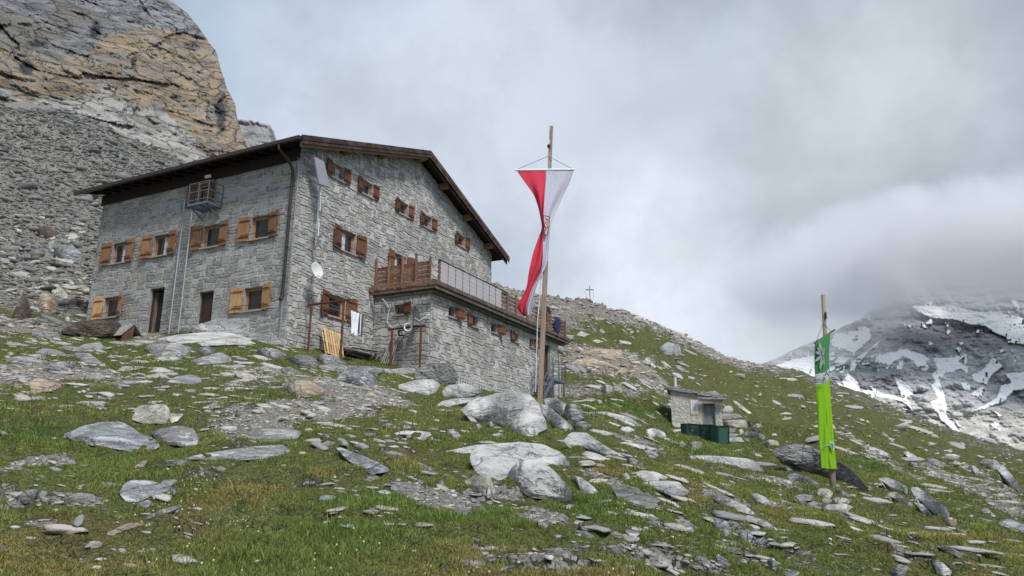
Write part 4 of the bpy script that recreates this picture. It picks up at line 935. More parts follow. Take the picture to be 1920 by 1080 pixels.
# --- clothes line frames
def gz(x, y): return float(ground_z(np.array([x]), np.array([y]))[0])
def frameA():
    vL = -.45; uu_, zz_ = onG(584, 571, vL); vs = np.linspace(.0, -4.5, 600); P = np.array([W(uu_, v_, zz_) for v_ in vs]); xx, yy = project(P)
    L_, PL, p2t, Rr = (P[int(np.argmin(np.abs(xx-x_)))] for x_ in (577, 584, 645, 657)); o = np.array([PL[0], PL[1], gz(PL[0], PL[1])])
    t = thing('clothes_line_frame', o, 0, 'rusty pipe clothes line frame beside the pallet, in front of the lower gable window', 'clothes frame', 'rusty pipe frames below the gable')
    m = MB(); m.tube([L_-o, Rr-o], .045, 10); m.build('crossbar', rust, t)
    for p in (PL, p2t):
        g_ = gz(p[0], p[1]); m = MB(); m.tube([np.array([p[0], p[1], g_-.3])-o, p-o], .045, 10); m.build('post', rust, t)
    return L_, Rr, PL
La, Ra, PLa = frameA()
def frameB():
    uB = 5.05; v1, z1 = onL(788, 611, uB); v0, z0 = onL(735, 617, uB); P1, P0 = W(uB, v1, z1), W(uB, v0, z0)
    o = np.array([P1[0], P1[1], gz(P1[0], P1[1])]); t = thing('clothes_line_frame', o, 0, 'rusty red pipe frame carrying a dark dish, against the annex side wall', 'clothes frame', 'rusty pipe frames below the gable')
    d = (P0-P1)/np.linalg.norm(P0-P1); m = MB(); m.tube([P1-d*.25-o, P0+d*.2-o], .05, 10); m.build('crossbar', rust, t)
    for p in (P1-d*.05, P0-d*.02):
        m = MB(); m.tube([np.array([p[0], p[1], gz(p[0], p[1])-.4])-o, p-o], .05, 10); m.build('post', rust, t)
    return P0, P1
P0b, P1b = frameB()
wr = thing('washing_line', (La+Ra)/2, 0, 'four thin pale wires strung between the two rusty frames', 'washing line'); o = (La+Ra)/2
for t_ in (.25, .45, .65, .85):
    A_ = La+(Ra-La)*t_; B_ = P1b+(P0b-P1b)*t_; pts = [A_+(B_-A_)*s_+np.array([0, 0, -.5*s_*(1-s_)])-o for s_ in np.linspace(0, 1, 9)]
    m = MB(); m.tube(pts, .007, 5); m.build('wire', galv, wr)
def cloth(name, label, px, py, w_, h_, mat, ph, cut=0):
    A_ = La+(Ra-La)*.65; B_ = P1b+(P0b-P1b)*.65
    best = min(np.linspace(.1, .98, 200), key=lambda s_: abs(project((A_+(B_-A_)*s_)[None])[0][0]-px)); p = A_+(B_-A_)*best+np.array([0, 0, -.5*best*(1-best)])
    d = (B_-A_)/np.linalg.norm(B_-A_); nrm = np.cross(d, [0, 0, 1]); V = []; nu, nv = 26, 22
    for s_ in (0, .006):
        for j in range(nv+1):
            for i in range(nu+1):
                x = (i/nu-.5)*w_*(1-.12*j/nv); z_ = -h_*j/nv*(1+.06*math.sin(i*.5+ph)); n_ = .035*math.sin(i*.75+ph+j*.08)*(.4+j/nv)+s_
                V.append(d*x+nrm*n_+np.array([0, 0, z_]))
    a = np.arange((nu+1)*(nv+1)).reshape(nv+1, nu+1); F = grid_faces(nv+1, nu+1); F = np.vstack([F, (F+(nu+1)*(nv+1))[:, ::-1]])
    ed = np.concatenate([a[0, :], a[1:, -1], a[-1, -2::-1], a[-2:0:-1, 0]]); e2 = np.roll(ed, -1); k_ = (nu+1)*(nv+1)
    F = np.vstack([F, np.stack([ed, ed+k_, e2+k_, e2], -1)])
    o_ = link(name, mesh_np(name, np.array(V), F, mat, True), None, p); tag(o_, label, 'laundry', 'laundry on the line'); return o_
cloth('hanging_shirt', 'white shirt hanging from the washing line by the gable window', 668, 597, .62, .92, whitecl, 0)
cloth('hanging_cloth', 'dark grey trousers hanging just right of the white shirt', 677.5, 600, .30, .86, simple('dark_cloth', (.09, .095, .115), .9, 0, .1), 2)
# dark dish on frame B
mid = P1b+(P0b-P1b)*.16+np.array([0, 0, .50]); mid = mid-UH*.15
dish('satellite_dish', mid, -ray(775, 585)*.30+np.array([1.0, -.1, .25]), .36, dishd, 'dark green dish seen edge on, clamped to the rusty frame beside the annex', (0, 0, 0), P1b+(P0b-P1b)*.28)
q = P1b+(P0b-P1b)*.33-UH*.22+np.array([0, 0, -.05]); hp_ = thing('hanging_ring', q, 0, 'white ring hanging under the crossbar of the rusty frame', 'ring')
pts = [(.16*math.cos(t_)*Rv+.16*math.sin(t_)*np.array([0, 0, 1.])) for t_ in np.linspace(0, 2*math.pi, 25)]
m = MB(); m.tube(pts, .035, 8, cap=False); m.build('ring', white, hp_)
u, z = onL(752, 624, 5.15)[0], onL(752, 624, 5.15)[1]; c = W(5.2, u, z); fl = thing('flood_light', c, .6, 'small black box lamp hanging inside the rusty frame on the annex wall', 'lamp')
m = MB(); m.box(-.16, .16, -.05, .07, -.14, .12); m.build('lamp_housing', blk, fl, .02); m = MB(); m.box(-.12, .12, -.062, -.052, -.09, .08); m.build('lamp_glass', simple('lamp_glass', (.35, .37, .4), .2), fl); m = MB(); m.tube([(0, .02, .12), (0, .05, .3)], .015, 6); m.build('lamp_bracket', blk, fl)
# --- pallet leaning on the wall
pu, _ = onG(605, 655, -.45); base = W(pu, -.62, 0); base[2] = gz(base[0], base[1])+.02
pal = thing('wooden_pallet', base, CYAW, 'fresh yellow wooden pallet leaning against the gable wall', 'pallet')
lean = R_(20); e1 = np.array([0, math.sin(lean), math.cos(lean)]); e2 = np.array([1., 0, 0]); e3 = np.cross(e2, e1)
tl = R_(-6); e2, e1 = e2*math.cos(tl)+e1*math.sin(tl), -e2*math.sin(tl)+e1*math.cos(tl)
def PB(name, a, b, c, d, n0, n1):
    m = MB(); V = [e2*x+e1*y+e3*n for n in (n0, n1) for x, y in ((a, c), (b, c), (b, d), (a, d))]
    m.add(V, [(0, 1, 2, 3), (7, 6, 5, 4), (0, 4, 5, 1), (1, 5, 6, 2), (2, 6, 7, 3), (3, 7, 4, 0)]); m.build(name, pallw, pal, .004)
sg3 = -1 if e3[1] > 0 else 1
for i in range(7): PB('slat', .0+i*.155, .10+i*.155, 0, 1.2, sg3*.10, sg3*.122)
for y in (0, .55, 1.1): PB('cross_board', 0, 1.03, y, y+.10, sg3*.078, sg3*.098)
for x in (0, .46, .93):
    PB('bottom_board', x, x+.10, 0, 1.2, sg3*-.022, 0)
    for y in (0, .55, 1.1): PB('block', x+.002, x+.098, y+.002, y+.098, .002*sg3, sg3*.076)
# --- stacks and sticks along the wall
def woodpile(name, x0, x1, n, mat, label, seed):
    rg = random.Random(seed); c = W((x0+x1)/2, -.5, 0); c[2] = gz(c[0], c[1])+.05; t = thing(name, c, CYAW, label, 'wood pile')
    for i in range(n):
        m = MB(); y = rg.uniform(-.30, .25); z_ = .02+.30*(i/n)*rg.uniform(.5, 1); L = (x1-x0)*rg.uniform(.5, 1); x = rg.uniform(-.2, .2)
        m.bar((x-L/2, y, z_), (x+L/2, y+rg.uniform(-.12, .12), z_+rg.uniform(-.06, .1)), rg.uniform(.06, .13), rg.uniform(.03, .05)); m.build('plank', mat, t)
woodpile('firewood_pile', onG(640, 650, -.4)[0], onG(690, 660, -.4)[0], 26, wood('dark_old_planks', (.04, .03, .026), (.10, .075, .065), .85, 0, 20), 'low pile of dark old planks beside the pallet at the gable foot', 3)
woodpile('plank_stack', onG(692, 660, -.4)[0], 5.0, 9, wood('brown_planks', (.10, .06, .045), (.19, .12, .09), .8, 0, 20), 'short stack of rust brown boards where the gable meets the annex', 5)
pb = onL(722, 680, 5.0); c = W(5.05, pb[0], 0); c[2] = gz(c[0], c[1])
stk = thing('leaning_poles', c, CYAW, 'bundle of thin bleached poles leaning in the corner by the annex', 'poles')
for i in range(6):
    m = MB(); m.tube([(-.15+.03*i, -.10-.10*i+.25, 0), (.34+.01*i, -.05-.07*i, 1.35+.14*(i % 3))], .022, 7); m.build('pole', oldp, stk)
# --- aluminium ladder lying along the annex foot
lu0, lz0 = onG(857, 704, -3.35); lu1, lz1 = onG(938, 736, -3.35); p0, p1 = W(lu0, -3.4, lz0), W(lu1, -3.4, lz1)
galvl = simple('pale_ladder_metal', (.50, .51, .52), .6, .2, .08, 20)
lay = thing('lying_ladder', (p0+p1)/2, 0, 'long grey ladder lying on its side along the foot of the annex wall', 'ladder'); o = (p0+p1)/2
for dz in (0, .42):
    m = MB(); m.bar(p0-o-(0, 0, dz), p1-o-(0, 0, dz), .05, .06); m.build('stile', galvl, lay)
for i in range(19):
    m = MB(); p = p0+(p1-p0)*(i+.5)/19-o; m.bar(p, p-np.array([0, 0, .42]), .045); m.build('rung', galvl, lay)
# --- steel stair at the annex door
VO, VI = -4.05, -3.30; uL = onG(1037, 706, VO)[0]; uR = onG(1060, 716, VO)[0]; zLd = onG(1060, 716, VO)[1]+.05
st = thing('steel_stairs', W(uL, VO, zLd-1.2), CYAW, 'grey steel stairs with railed landing at the annex door', 'stairs'); a2 = np.array([uL, VO, zLd-1.2]); run = 1.25
m = MB(); V0_ = rel(uL, VO, zLd-.16, a2); m.box(0, uR-uL, 0, VI-VO, 1.04, 1.2); m.build('landing', greyst, st, .01)
m = MB()
for v_ in (VO+.02, VI): m.bar(rel(uL, v_, zLd-.08, a2), rel(uL-run, v_, zLd-1.3, a2), .05, .2)
m.build('stringer', greyst, st)
for i in range(6):
    m = MB(); t_ = (i+.6)/6.5; m.box(-run*t_-.12, -run*t_+.12, .05, VI-VO-.03, 1.2-1.25*t_-.02, 1.2-1.25*t_+.02); m.build('tread', greyst, st)
for v_ in (VO, VI):
    m = MB()
    for dz in (.95, .5): m.bar(rel(uL, v_, zLd+dz, a2), rel(uL-run, v_, zLd-1.2+dz, a2), .035)
    for t_ in (.02, .5, .98): m.bar(rel(uL-run*t_, v_, zLd-1.2*t_-.1, a2), rel(uL-run*t_, v_, zLd-1.2*t_+.95, a2), .035)
    m.build('handrail', greyst, st)
m = MB()
for (A_, B_) in (((uL, VO), (uR, VO)), ((uR, VO), (uR, VI))):
    for dz in (.06, .36, .68, 1.0): m.bar(rel(*A_, zLd+dz, a2), rel(*B_, zLd+dz, a2), .03)
    for s_ in (0, .5, 1): x_ = A_[0]+(B_[0]-A_[0])*s_; y_ = A_[1]+(B_[1]-A_[1])*s_; m.bar(rel(x_, y_, zLd-.1, a2), rel(x_, y_, zLd+1.02, a2), .04)
m.build('landing_rail', greyst, st)
m = MB(); m.bar(rel(uR-.1, VO+.05, zLd-.1, a2), rel(uR-.1, VO+.05, zLd-1.9, a2), .08); m.bar(rel(uL+.1, VO+.05, zLd-.1, a2), rel(uL+.1, VO+.05, zLd-1.9, a2), .08); m.build('support_leg', greyst, st)
pipe = thing('drain_pipe', W(19.95, -3.2, 4.3), CYAW, 'pale vertical drain pipe at the far corner of the annex', 'pipe'); m = MB(); m.tube([(0, 0, -.3), (0, 0, 3.0)], .06, 10); m.build('pipe', alu, pipe)
# --- dog-house shelter near the left door
vv_, zz_ = onL(240, 622, -1.0); c = W(-1.0, vv_, gz(*W(-1.0, vv_, 0)[:2])-.05)
dh = thing('wooden_shelter', c, CYAW+R_(90), 'small pitched wooden shelter with grey board roof beside the open door', 'shelter')
wsh = wood('grey_roof_boards', (.22, .21, .205), (.36, .35, .345), .8, 1, 20); win_ = wood('brown_shelter_wood', (.09, .05, .03), (.16, .09, .055), .7, 2, 20)
for sg in (-1, 1):
    for i in range(6):
        m = MB(); y0 = -.42+i*.15; V = []
        for n_ in (0, .025): V += [(-.5, y0+0, .0) for _ in ()]
        pts = [(0, .62), (sg*.55, .06)]
        for (x, z_) in pts:
            for y in (y0, y0+.14):
                V += [(y*.9, x, z_), (y*.9, x, z_+.025)]
        m.add(V, [(0, 2, 6, 4), (1, 5, 7, 3), (0, 1, 3, 2), (4, 6, 7, 5), (0, 4, 5, 1), (2, 3, 7, 6)]); m.build('roof_board', wsh, dh)
m = MB(); m.prism([(-.5, .03), (.5, .03), (0, .59)], lambda x, z_: (.36, x, z_), lambda x, z_: (.40, x, z_)); m.prism([(.05, -.2), (.5, -.2), (.5, .03), (0, .59)], lambda x, z_: (-.38, x, z_), lambda x, z_: (-.34, x, z_)); m.build('side_board', win_, dh)
# --- jackets on the terrace railing, little bottle on the deck
def jacket(u, v, z, w_, h_, mat, label, seed, along=True):
    t = []; rg = np.random.default_rng(seed); nu, nv = 22, 20; V = []
    for s_ in (0, 1):
        for j in range(nv+1):
            for i in range(nu+1):
                a = i/nu-.5; wd = w_*(1-.25*abs(j/nv-.3)); x = a*wd; z_ = -h_*j/nv*(1-.25*abs(a)*2); n_ = (.045 if s_ else -.045)*math.sqrt(max(0, 1-(2*a)**2))+.03*math.sin(i*.9+seed+j*.4)
                V.append((x, n_, z_+.03*math.sin(i*1.3+seed)))
    k_ = (nu+1)*(nv+1); F = grid_faces(nv+1, nu+1); a = np.arange(k_).reshape(nv+1, nu+1); ed = np.concatenate([a[0, :], a[1:, -1], a[-1, -2::-1], a[-2:0:-1, 0]]); e2_ = np.roll(ed, -1)
    F = np.vstack([F, (F+k_)[:, ::-1], np.stack([ed, ed+k_, e2_+k_, e2_], -1)])
    o_ = link('hanging_jacket', mesh_np('hanging_jacket', np.array(V), F, mat, True), None, W(u, v, z)); o_.rotation_euler = (0, 0, CYAW); return tag(o_, label, 'jacket', 'clothes on the terrace rail')
navy = simple('navy_fabric', (.015, .022, .085), .8, 0, .4, 9); blackf = simple('black_fabric', (.02, .02, .026), .85, 0, .4, 9)
ju, jz = onG(1045, 598, -3.6); jacket(ju, -3.62, jz+.05, .95, .95, navy, 'navy blue jacket hanging over the far end of the terrace rail', 1)
ju, jz = onG(1030, 577, -3.4); jacket(ju, -3.3, jz+.05, .75, 1.0, blackf, 'black jacket draped on the terrace rail just right of the flagpole', 2)
# --- summit cross
rx = ray(1106, 556); Dq = np.linspace(60, 125, 700); zq = ground_z(rx[0]*Dq, rx[1]*Dq); dC = float(Dq[int(np.argmax(zq/Dq))]); zc = gz(*(rx*dC)[:2]); c = np.array([*(rx*dC)[:2], zc-.2])
cr = thing('summit_cross', c, 0, 'tall grey wooden cross standing on the rocky skyline right of the hut', 'cross')
hcr = max(2.2, ray(1106, 542)[2]*dC-c[2]); greyw = simple('grey_cross_wood', (.27, .28, .30), .8, 0, .1)
m = MB(); m.box(-.06, .06, -.06, .06, 0, hcr); m.build('upright', greyw, cr); m = MB(); m.box(-.56, .52, -.10, .10, hcr-.60, hcr-.49); m.build('crossbeam', greyw, cr)
m = MB(); m.tube([(-.5, 0, hcr-.6), (-.5, 0, .3)], .02, 5); m.tube([(.45, 0, hcr-.6), (.45, 0, .3)], .02, 5); m.build('guy_wire', greyw, cr)
# --- flagpole and red and white flag
DF = 22.0
def wp(px, py, D=DF, off=0):          # point on the vertical plane y = D through the pole
    r = ray(px, py); return r*((D+off)/r[1])
pb_ = wp(1012.5, 742); gbase = gz(pb_[0], pb_[1]); pt_ = wp(1034, 237)
fp = thing('flagpole', (pb_[0], pb_[1], gbase), 0, 'tall weathered square wooden flagpole in front of the annex end', 'flagpole'); o = np.array([pb_[0], pb_[1], gbase])
dirp = (pt_-pb_)/np.linalg.norm(pt_-pb_)
m = MB(); m.bar(pb_-dirp*1.3-o, wp(1023.5, 490)-o, .185, .15); m.build('lower_pole', polew, fp, .012)
m = MB(); m.bar(wp(1023.3, 490.3)-o+(0, .0, 0), pt_-o, .125, .11); m.build('upper_pole', polew, fp, .01)
m = MB(); m.tube([wp(1018, 480, off=-.12)-o, wp(1008, 600, off=-.15)-o, wp(1004, 735, off=-.15)-o], .018, 6); m.build('halyard', simple('pale_rope', (.55, .55, .53), .9), fp); m = MB(); m.tube([wp(1027, 318, off=-.1)-o, wp(1028, 275, off=-.1)-o, wp(1031, 262, off=-.08)-o], .014, 6); m.build('halyard', bpy.data.materials['pale_rope'], fp)
m = MB(); m.tube([wp(1029, 274, off=-.11)-o+(0, 0, -.04), wp(1029, 274, off=-.11)-o+(0, 0, .04)], .05, 8); m.tube([wp(1029, 274, off=-.11)-o, wp(1031.5, 274)-o], .02, 6); m.build('pulley', blk, fp)
fo = wp(1022, 318, off=-.16); fg = thing('hanging_flag', fo, 0, 'long red and white twisted flag with a small crest, hanging from the tall pole', 'flag')
redf, k = new_mat('red_flag_cloth'); tco = k.n('ShaderNodeTexCoord').outputs['Object']
def clothmat(name, col):
    m, k = new_mat(name); tco = k.n('ShaderNodeTexCoord').outputs['Object']; nz = k.noise(tco, 5, 4)
    b = k.n('ShaderNodeBump', None, Height=k.noise(tco, 9, 3, .5, .8), Distance=.02, Strength=.5)
    d = k.n('ShaderNodeBsdfDiffuse', None, Color=col+(1,)); t_ = k.n('ShaderNodeBsdfTranslucent', None, Color=col+(1,)); k.t.links.new(b.outputs[0], d.inputs['Normal'])
    k.n('ShaderNodeOutputMaterial', None, Surface=k.n('ShaderNodeMixShader', None, Fac=.38, i1=d, i2=t_)); return m
bpy.data.materials.remove(redf); redf = clothmat('red_flag_cloth', (.84, .10, .16)); whf = clothmat('white_flag_cloth', (.72, .72, .82))
m = MB(); m.tube([wp(966, 319, off=-.16)-fo, wp(1077, 318, off=-.16)-fo], .035, 10); m.build('flag_bar', white, fg)
m = MB(); m.tube([wp(969, 318, off=-.16)-fo, wp(1028, 293, off=-.1)-fo, wp(1074, 317, off=-.16)-fo], .008, 5); m.build('bar_cord', simple('dark_cord', (.05, .05, .055), .8), fg)
ROWS = [(319,968,1023,1076,0,0,0),(340,983,1023,1069,.0,-.03,.02),(365,1001,1021,1057,.05,-.10,.06),(390,1010,1019.5,1046,.12,-.16,.08),(410,1014,1018.5,1038,.16,-.18,.04),(428,1017,1018.5,1031.5,.10,-.12,-.05),
        (450,1008.5,1018,1029.5,.0,-.14,-.02),(475,999.5,1018,1028,-.05,-.18,.02),(500,993.5,1016.5,1025,-.06,-.16,-.05),(515,990.5,1011,1016,-.04,-.10,-.2),(530,989,1003,1009,.0,-.05,-.22),(545,985.5,996,1003.5,.05,-.08,-.2),
        (560,977,991,1001,.12,-.1,-.16),(575,968,986,998.5,.18,-.08,-.12),(584,972,984,997.5,.2,-.05,-.1),(592,984,988,996,.2,.0,-.1)]
R3 = np.array(ROWS, float); yy = np.linspace(319, 592, 120); I = [np.interp(yy, R3[:, 0], R3[:, q]) for q in range(1, 7)]
ker = np.ones(7)/7
for q in range(6): pad = np.pad(I[q], 3, mode='edge'); I[q] = np.convolve(pad, ker, 'valid')
def halfflag(name, ia, ib, mat, seed):
    nu = 16; V = []
    for j, y in enumerate(yy):
        for i in range(nu+1):
            t = i/nu; x = I[ia][j]*(1-t)+I[ib][j]*t; d_ = I[ia+3][j]*(1-t)+I[ib+3][j]*t
            V.append(wp(x, y, off=-.16+d_+.05*math.sin(t*9+y*.035+seed)*min(1, (y-319)/60))-fo)
    V = np.array(V); F = grid_faces(len(yy), nu+1); me = mesh_np(name, V, F, mat, True); o_ = link(name, me, fg)
    sm = o_.modifiers.new('thickness', 'SOLIDIFY'); sm.thickness = .006; return o_
halfflag('red_cloth', 0, 1, redf, 0); halfflag('white_cloth', 1, 2, whf, .0)
bk_ = simple('black_print', (.02, .02, .02), .8); rdp = simple('red_print', (.60, .05, .05), .8); ylp = simple('yellow_print', (.75, .5, .06), .8)
def prn(name, pts, mat, parent, org, off, D=DF, th=.004):
    m = MB(); P_ = [wp(x, y, D, off)-org for x, y in pts]; n = len(P_); m.add(P_+[p+(0, th, 0) for p in P_], [tuple(range(n)), tuple(range(2*n-1, n-1, -1))]+[(i, i+n, (i+1) % n+n, (i+1) % n) for i in range(n)]); return m.build(name, mat, parent)
cres = [(1019, 404), (1030.5, 406), (1030, 418), (1026.5, 436), (1021.5, 448)]
prn('crest', cres, whf, fg, fo, -.385); ol = MB()
for a_, b_ in zip(cres, cres[1:]+cres[:1]): ol.tube([wp(*a_, off=-.39)-fo, wp(*b_, off=-.39)-fo], .008, 5)
ol.build('crest_outline', bk_, fg)
eg = MB(); eg.tube([wp(x, y, off=-.395)-fo for x, y in bez([(1023, 408), (1026, 412), (1029, 409)], 6)], .012, 5); eg.tube([wp(x, y, off=-.395)-fo for x, y in bez([(1024, 415), (1021, 422), (1024, 428), (1021, 436), (1023, 441)], 6)], .016, 5)
eg.tube([wp(x, y, off=-.395)-fo for x, y in bez([(1029, 413), (1026, 420), (1027, 427)], 6)], .012, 5); eg.build('crest_eagle', rdp, fg); prn('crest_wing', [(1021.5, 428), (1025, 420), (1026, 424), (1023, 431)], ylp, fg, fo, -.39)
# --- green banner on its pole in the cairn
DB = 19.8
def wb(px, py, off=0): return wp(px, py, DB, off)
b0 = wb(1562, 922); gb = gz(b0[0], b0[1]); bp = thing('banner_pole', (b0[0], b0[1], gb), 0, 'shorter weathered round pole set in a stone cairn', 'flagpole'); o = np.array([b0[0], b0[1], gb])
m = MB(); m.tube([wb(1562.5, 930)-o+(0, 0, -.4), wb(1561, 900)-o, wb(1552, 720)-o, wb(1543, 553)-o], [.082, .08, .058, .05], 12); m.build('pole', polew, bp, smooth=True)
m = MB(); m.tube([wb(1548, 585, -.08)-o, wb(1549, 598, -.08)-o], .02, 6); m.build('cleat', blk, bp)
bo = wb(1545, 630, -.14); bn = thing('green_banner', bo, 0, 'narrow bright green banner with white flower and mirrored lettering, on the shorter pole', 'banner')
grd = clothmat('dark_green_cloth', (.09, .36, .14)); grl = clothmat('lime_green_cloth', (.32, .62, .04)); whb = clothmat('banner_white', (.62, .66, .68)); prt = clothmat('petal_white', (.42, .50, .47))
m = MB(); m.tube([wb(1526.5, 644, -.14)-bo, wb(1565, 618, .02)-bo], .02, 8); m.build('banner_bar', blk, bn)
m = MB(); m.tube([wb(1530, 641, -.14)-bo, wb(1543.5, 606, -.08)-bo, wb(1559, 622, .0)-bo], .006, 5); m.build('bar_cord', bk_, bn)
BR = [(0,1527.5,644,1546,631,1557,624),(.11,1527,670,1546,663,1554.5,655),(.24,1528,703,1546,699,1554,692),(.31,1528.5,723,1546.5,720,1555,711),(.55,1532.5,780,1549,777,1559,770),(.8,1536.5,838,1553,833,1564,830),(.93,1539,865,1554,862,1567,862),(1,1540,878,1557,880,1569,880)]
BRa = np.array(BR, float); ts = np.linspace(0, 1, 140); BI = [np.interp(ts, BRa[:, 0], BRa[:, q]) for q in range(1, 7)]
def banner(name, t0, t1, mat, th=.005):
    sel = [j for j in range(len(ts)) if t0-1e-6 <= ts[j] <= t1+1e-6]; nu = 10; V = []
    for j in sel:
        for i in range(2*nu+1):
            if i <= nu: t = i/nu; x = BI[0][j]*(1-t)+BI[2][j]*t; y = BI[1][j]*(1-t)+BI[3][j]*t; d_ = -.14+.10*math.sin(t*math.pi*.9)*-.4
            else: t = i/nu-1; x = BI[2][j]*(1-t)+BI[4][j]*t; y = BI[3][j]*(1-t)+BI[5][j]*t; d_ = -.16+.16*t
            V.append(wb(x, y, d_*.6-.06+.022*math.sin(ts[j]*17+t*5)*min(1, ts[j]*2)+.012*math.sin(t*9+ts[j]*5)-.06*ts[j])-bo)
    me = mesh_np(name, np.array(V), grid_faces(len(sel), 2*nu+1), mat, True); o_ = link(name, me, bn); sm = o_.modifiers.new('thickness', 'SOLIDIFY'); sm.thickness = th; return o_
e_ = ts
def snap(v): return ts[int(np.argmin(abs(ts-v)))]
banner('upper_cloth', 0, snap(.24), grd); banner('white_band', snap(.24), snap(.31), whb); banner('lower_cloth', snap(.31), 1, grl)
cx_, cy_ = 1543, 664
for (ax, ay, wd) in ((1535, 639, 3.2), (1528.5, 660, 3.4), (1527.5, 679, 3.4), (1537.5, 694, 3.2), (1545.5, 685, 2.4), (1531.5, 650, 2.6), (1546, 652, 2.5)):
    L_ = math.hypot(ax-cx_, ay-cy_); dx, dy = (ax-cx_)/L_, (ay-cy_)/L_
    for sc_, mt_, of_ in ((1.12, bk_, -.235), (.92, prt, -.24)):
        w2 = wd*sc_; pts = [(cx_, cy_)]+[(cx_+dx*L_*t*(1 if sc_ < 1 else 1.03)-dy*w2*s_, cy_+dy*L_*t*(1 if sc_ < 1 else 1.03)+dx*w2*s_) for t, s_ in ((.35, -.85), (.6, -1), (.85, -.55), (1, 0), (.85, .55), (.6, 1), (.35, .85))]
        prn('petal' if mt_ is prt else 'petal_outline', pts, mt_, bn, bo, of_, DB)
for (dx, dy, r_) in ((0, 0, 2.4), (1.8, -4, 2.1)):
    pts = [(cx_+dx+r_*math.cos(t), cy_+dy+r_*math.sin(t)) for t in np.linspace(0, 6.283, 13)[:-1]]; prn('flower_eye', [(cx_+dx+(r_+.7)*math.cos(t), cy_+dy+(r_+.7)*math.sin(t)) for t in np.linspace(0, 6.283, 13)[:-1]], bk_, bn, bo, -.246, DB); prn('flower_eye', pts, prt, bn, bo, -.252, DB)
def text(body, px, py, size, mat, parent, org, mirror=True, off=-.235, D=DB, extr=.002, sx=1.):
    c = bpy.data.curves.new('lettering', 'FONT'); c.body = body; c.size = size; c.extrude = extr; c.align_x = 'CENTER'; c.align_y = 'CENTER'; c.materials.append(mat)
    o_ = bpy.data.objects.new('lettering', c); COL.objects.link(o_); o_.parent = parent; o_.location = wp(px, py, D, off)-org; o_.rotation_euler = (R_(90), 0, 0); o_.scale = ((-sx if mirror else sx), 1, 1); bpy.context.view_layer.update()
    me = bpy.data.meshes.new_from_object(o_.evaluated_get(bpy.context.evaluated_depsgraph_get())); n_ = link('lettering', me, parent); n_.location = o_.location; n_.rotation_euler = o_.rotation_euler; n_.scale = o_.scale; bpy.data.objects.remove(o_); n_.name = 'lettering'; return n_
text('hütte', 1537.5, 713, .22, bk_, bn, bo, off=-.30, sx=.62); text('A', 1550, 701, .18, bk_, bn, bo, off=-.26)
m = MB(); m.tube([wb(1538, 838, -.28)-bo, wb(1548, 836, -.27)-bo, wb(1560, 832, -.24)-bo], .006, 5); m.build('seam', whb, bn)
prn('logo', [(1556, 826), (1564, 829), (1565, 845), (1558, 840)], whb, bn, bo, -.26, DB); prn('logo_mark', [(1558, 831), (1563, 834), (1562, 842), (1559, 838)], simple('logo_green', (.03, .25, .12), .8), bn, bo, -.266, DB)
text('DAV', 1560, 847, .09, simple('logo_blue', (.02, .15, .22), .8), bn, bo, True, -.27) if False else None
# --- small utility hut on the right
DH = 52.
def wh(px, py, off=0): return wp(px, py, DH, off)
hb = wh(1258, 806); gh = gz(*wh(1310, 800)[:2]); YAWS = R_(20)
A_ = wh(1257, 732); ax = np.array([math.cos(YAWS*-1), math.sin(YAWS*-1), 0])
# front face from (1257,730) to (1349,748) top edge
def hitplane(px, py, P, nrm): r = ray(px, py); return r*((P@nrm)/(r@nrm))
nf = np.array([math.sin(R_(-13)), -math.cos(R_(-13)), 0]); xf = np.array([math.cos(R_(-13)), math.sin(R_(-13)), 0]); P0s = wh(1259, 806)
def S(px, py): q = hitplane(px, py, P0s, nf); return (q-P0s)@xf, q[2]-P0s[2]
uh = thing('utility_hut', P0s, R_(-13), 'small rendered stone hut with grey wooden door and notice, built into the slope', 'hut')
rend, k = new_mat('rough_render'); tco = k.n('ShaderNodeTexCoord').outputs['Object']; nz = k.noise(tco, 3, 6, .65); vz = k.n('ShaderNodeTexVoronoi', None, Vector=tco, Scale=7.)
finish(k, k.mix(k.ramp(nz, .35, .65), (.38, .365, .33), (.54, .525, .48)), .95, k.math('ADD', nz, vz.outputs['Distance']), .05, .8)
x0, z0t = S(1257, 731); x1, z1t = S(1352, 748); zb_ = -1.6; xd0, zdt = S(1319, 758); xd1, _ = S(1339, 760)
m = MB(); dp = 3.0
m.prism([(x0, zb_), (xd0, zb_), (xd0, z0t+(z1t-z0t)*.65), (x0, z0t)], lambda x, z_: (x, 0, z_), lambda x, z_: (x, dp, z_)); m.prism([(xd1, zb_), (x1, zb_), (x1, z1t), (xd1, z0t+(z1t-z0t)*.86)], lambda x, z_: (x, 0, z_), lambda x, z_: (x, dp, z_))
m.prism([(xd0+.001, zdt), (xd1-.001, zdt), (xd1-.001, z0t+(z1t-z0t)*.86), (xd0+.001, z0t+(z1t-z0t)*.65)], lambda x, z_: (x, 0.001, z_), lambda x, z_: (x, dp-.01, z_)); m.build('wall', rend, uh)
greyd = wood('grey_door_wood', (.13, .145, .17), (.22, .235, .26), .8, 2, 20)
m = MB(); nb = 5
for i in range(nb): m.box(xd0+(xd1-xd0)*i/nb+.004, xd0+(xd1-xd0)*(i+1)/nb-.004, .14, .18, zb_, zdt-.06)
m.box(xd0+.02, xd1-.02, .115, .138, .35, .45); m.box(xd0+.02, xd1-.02, .115, .138, 1.35, 1.45); dr = m.build('door', greyd, uh); m = MB(); m.tube([(xd1-.12, .12, .85), (xd1-.12, .05, .85)], .03, 6); m.build('handle', blk, dr)
m = MB()
for a_, b_, c_, d_ in ((xd0-.08, xd0, zb_, zdt), (xd1, xd1+.08, zb_, zdt), (xd0-.08, xd1+.08, zdt, zdt+.08)): m.box(a_, b_, -.03, .10, c_, d_)
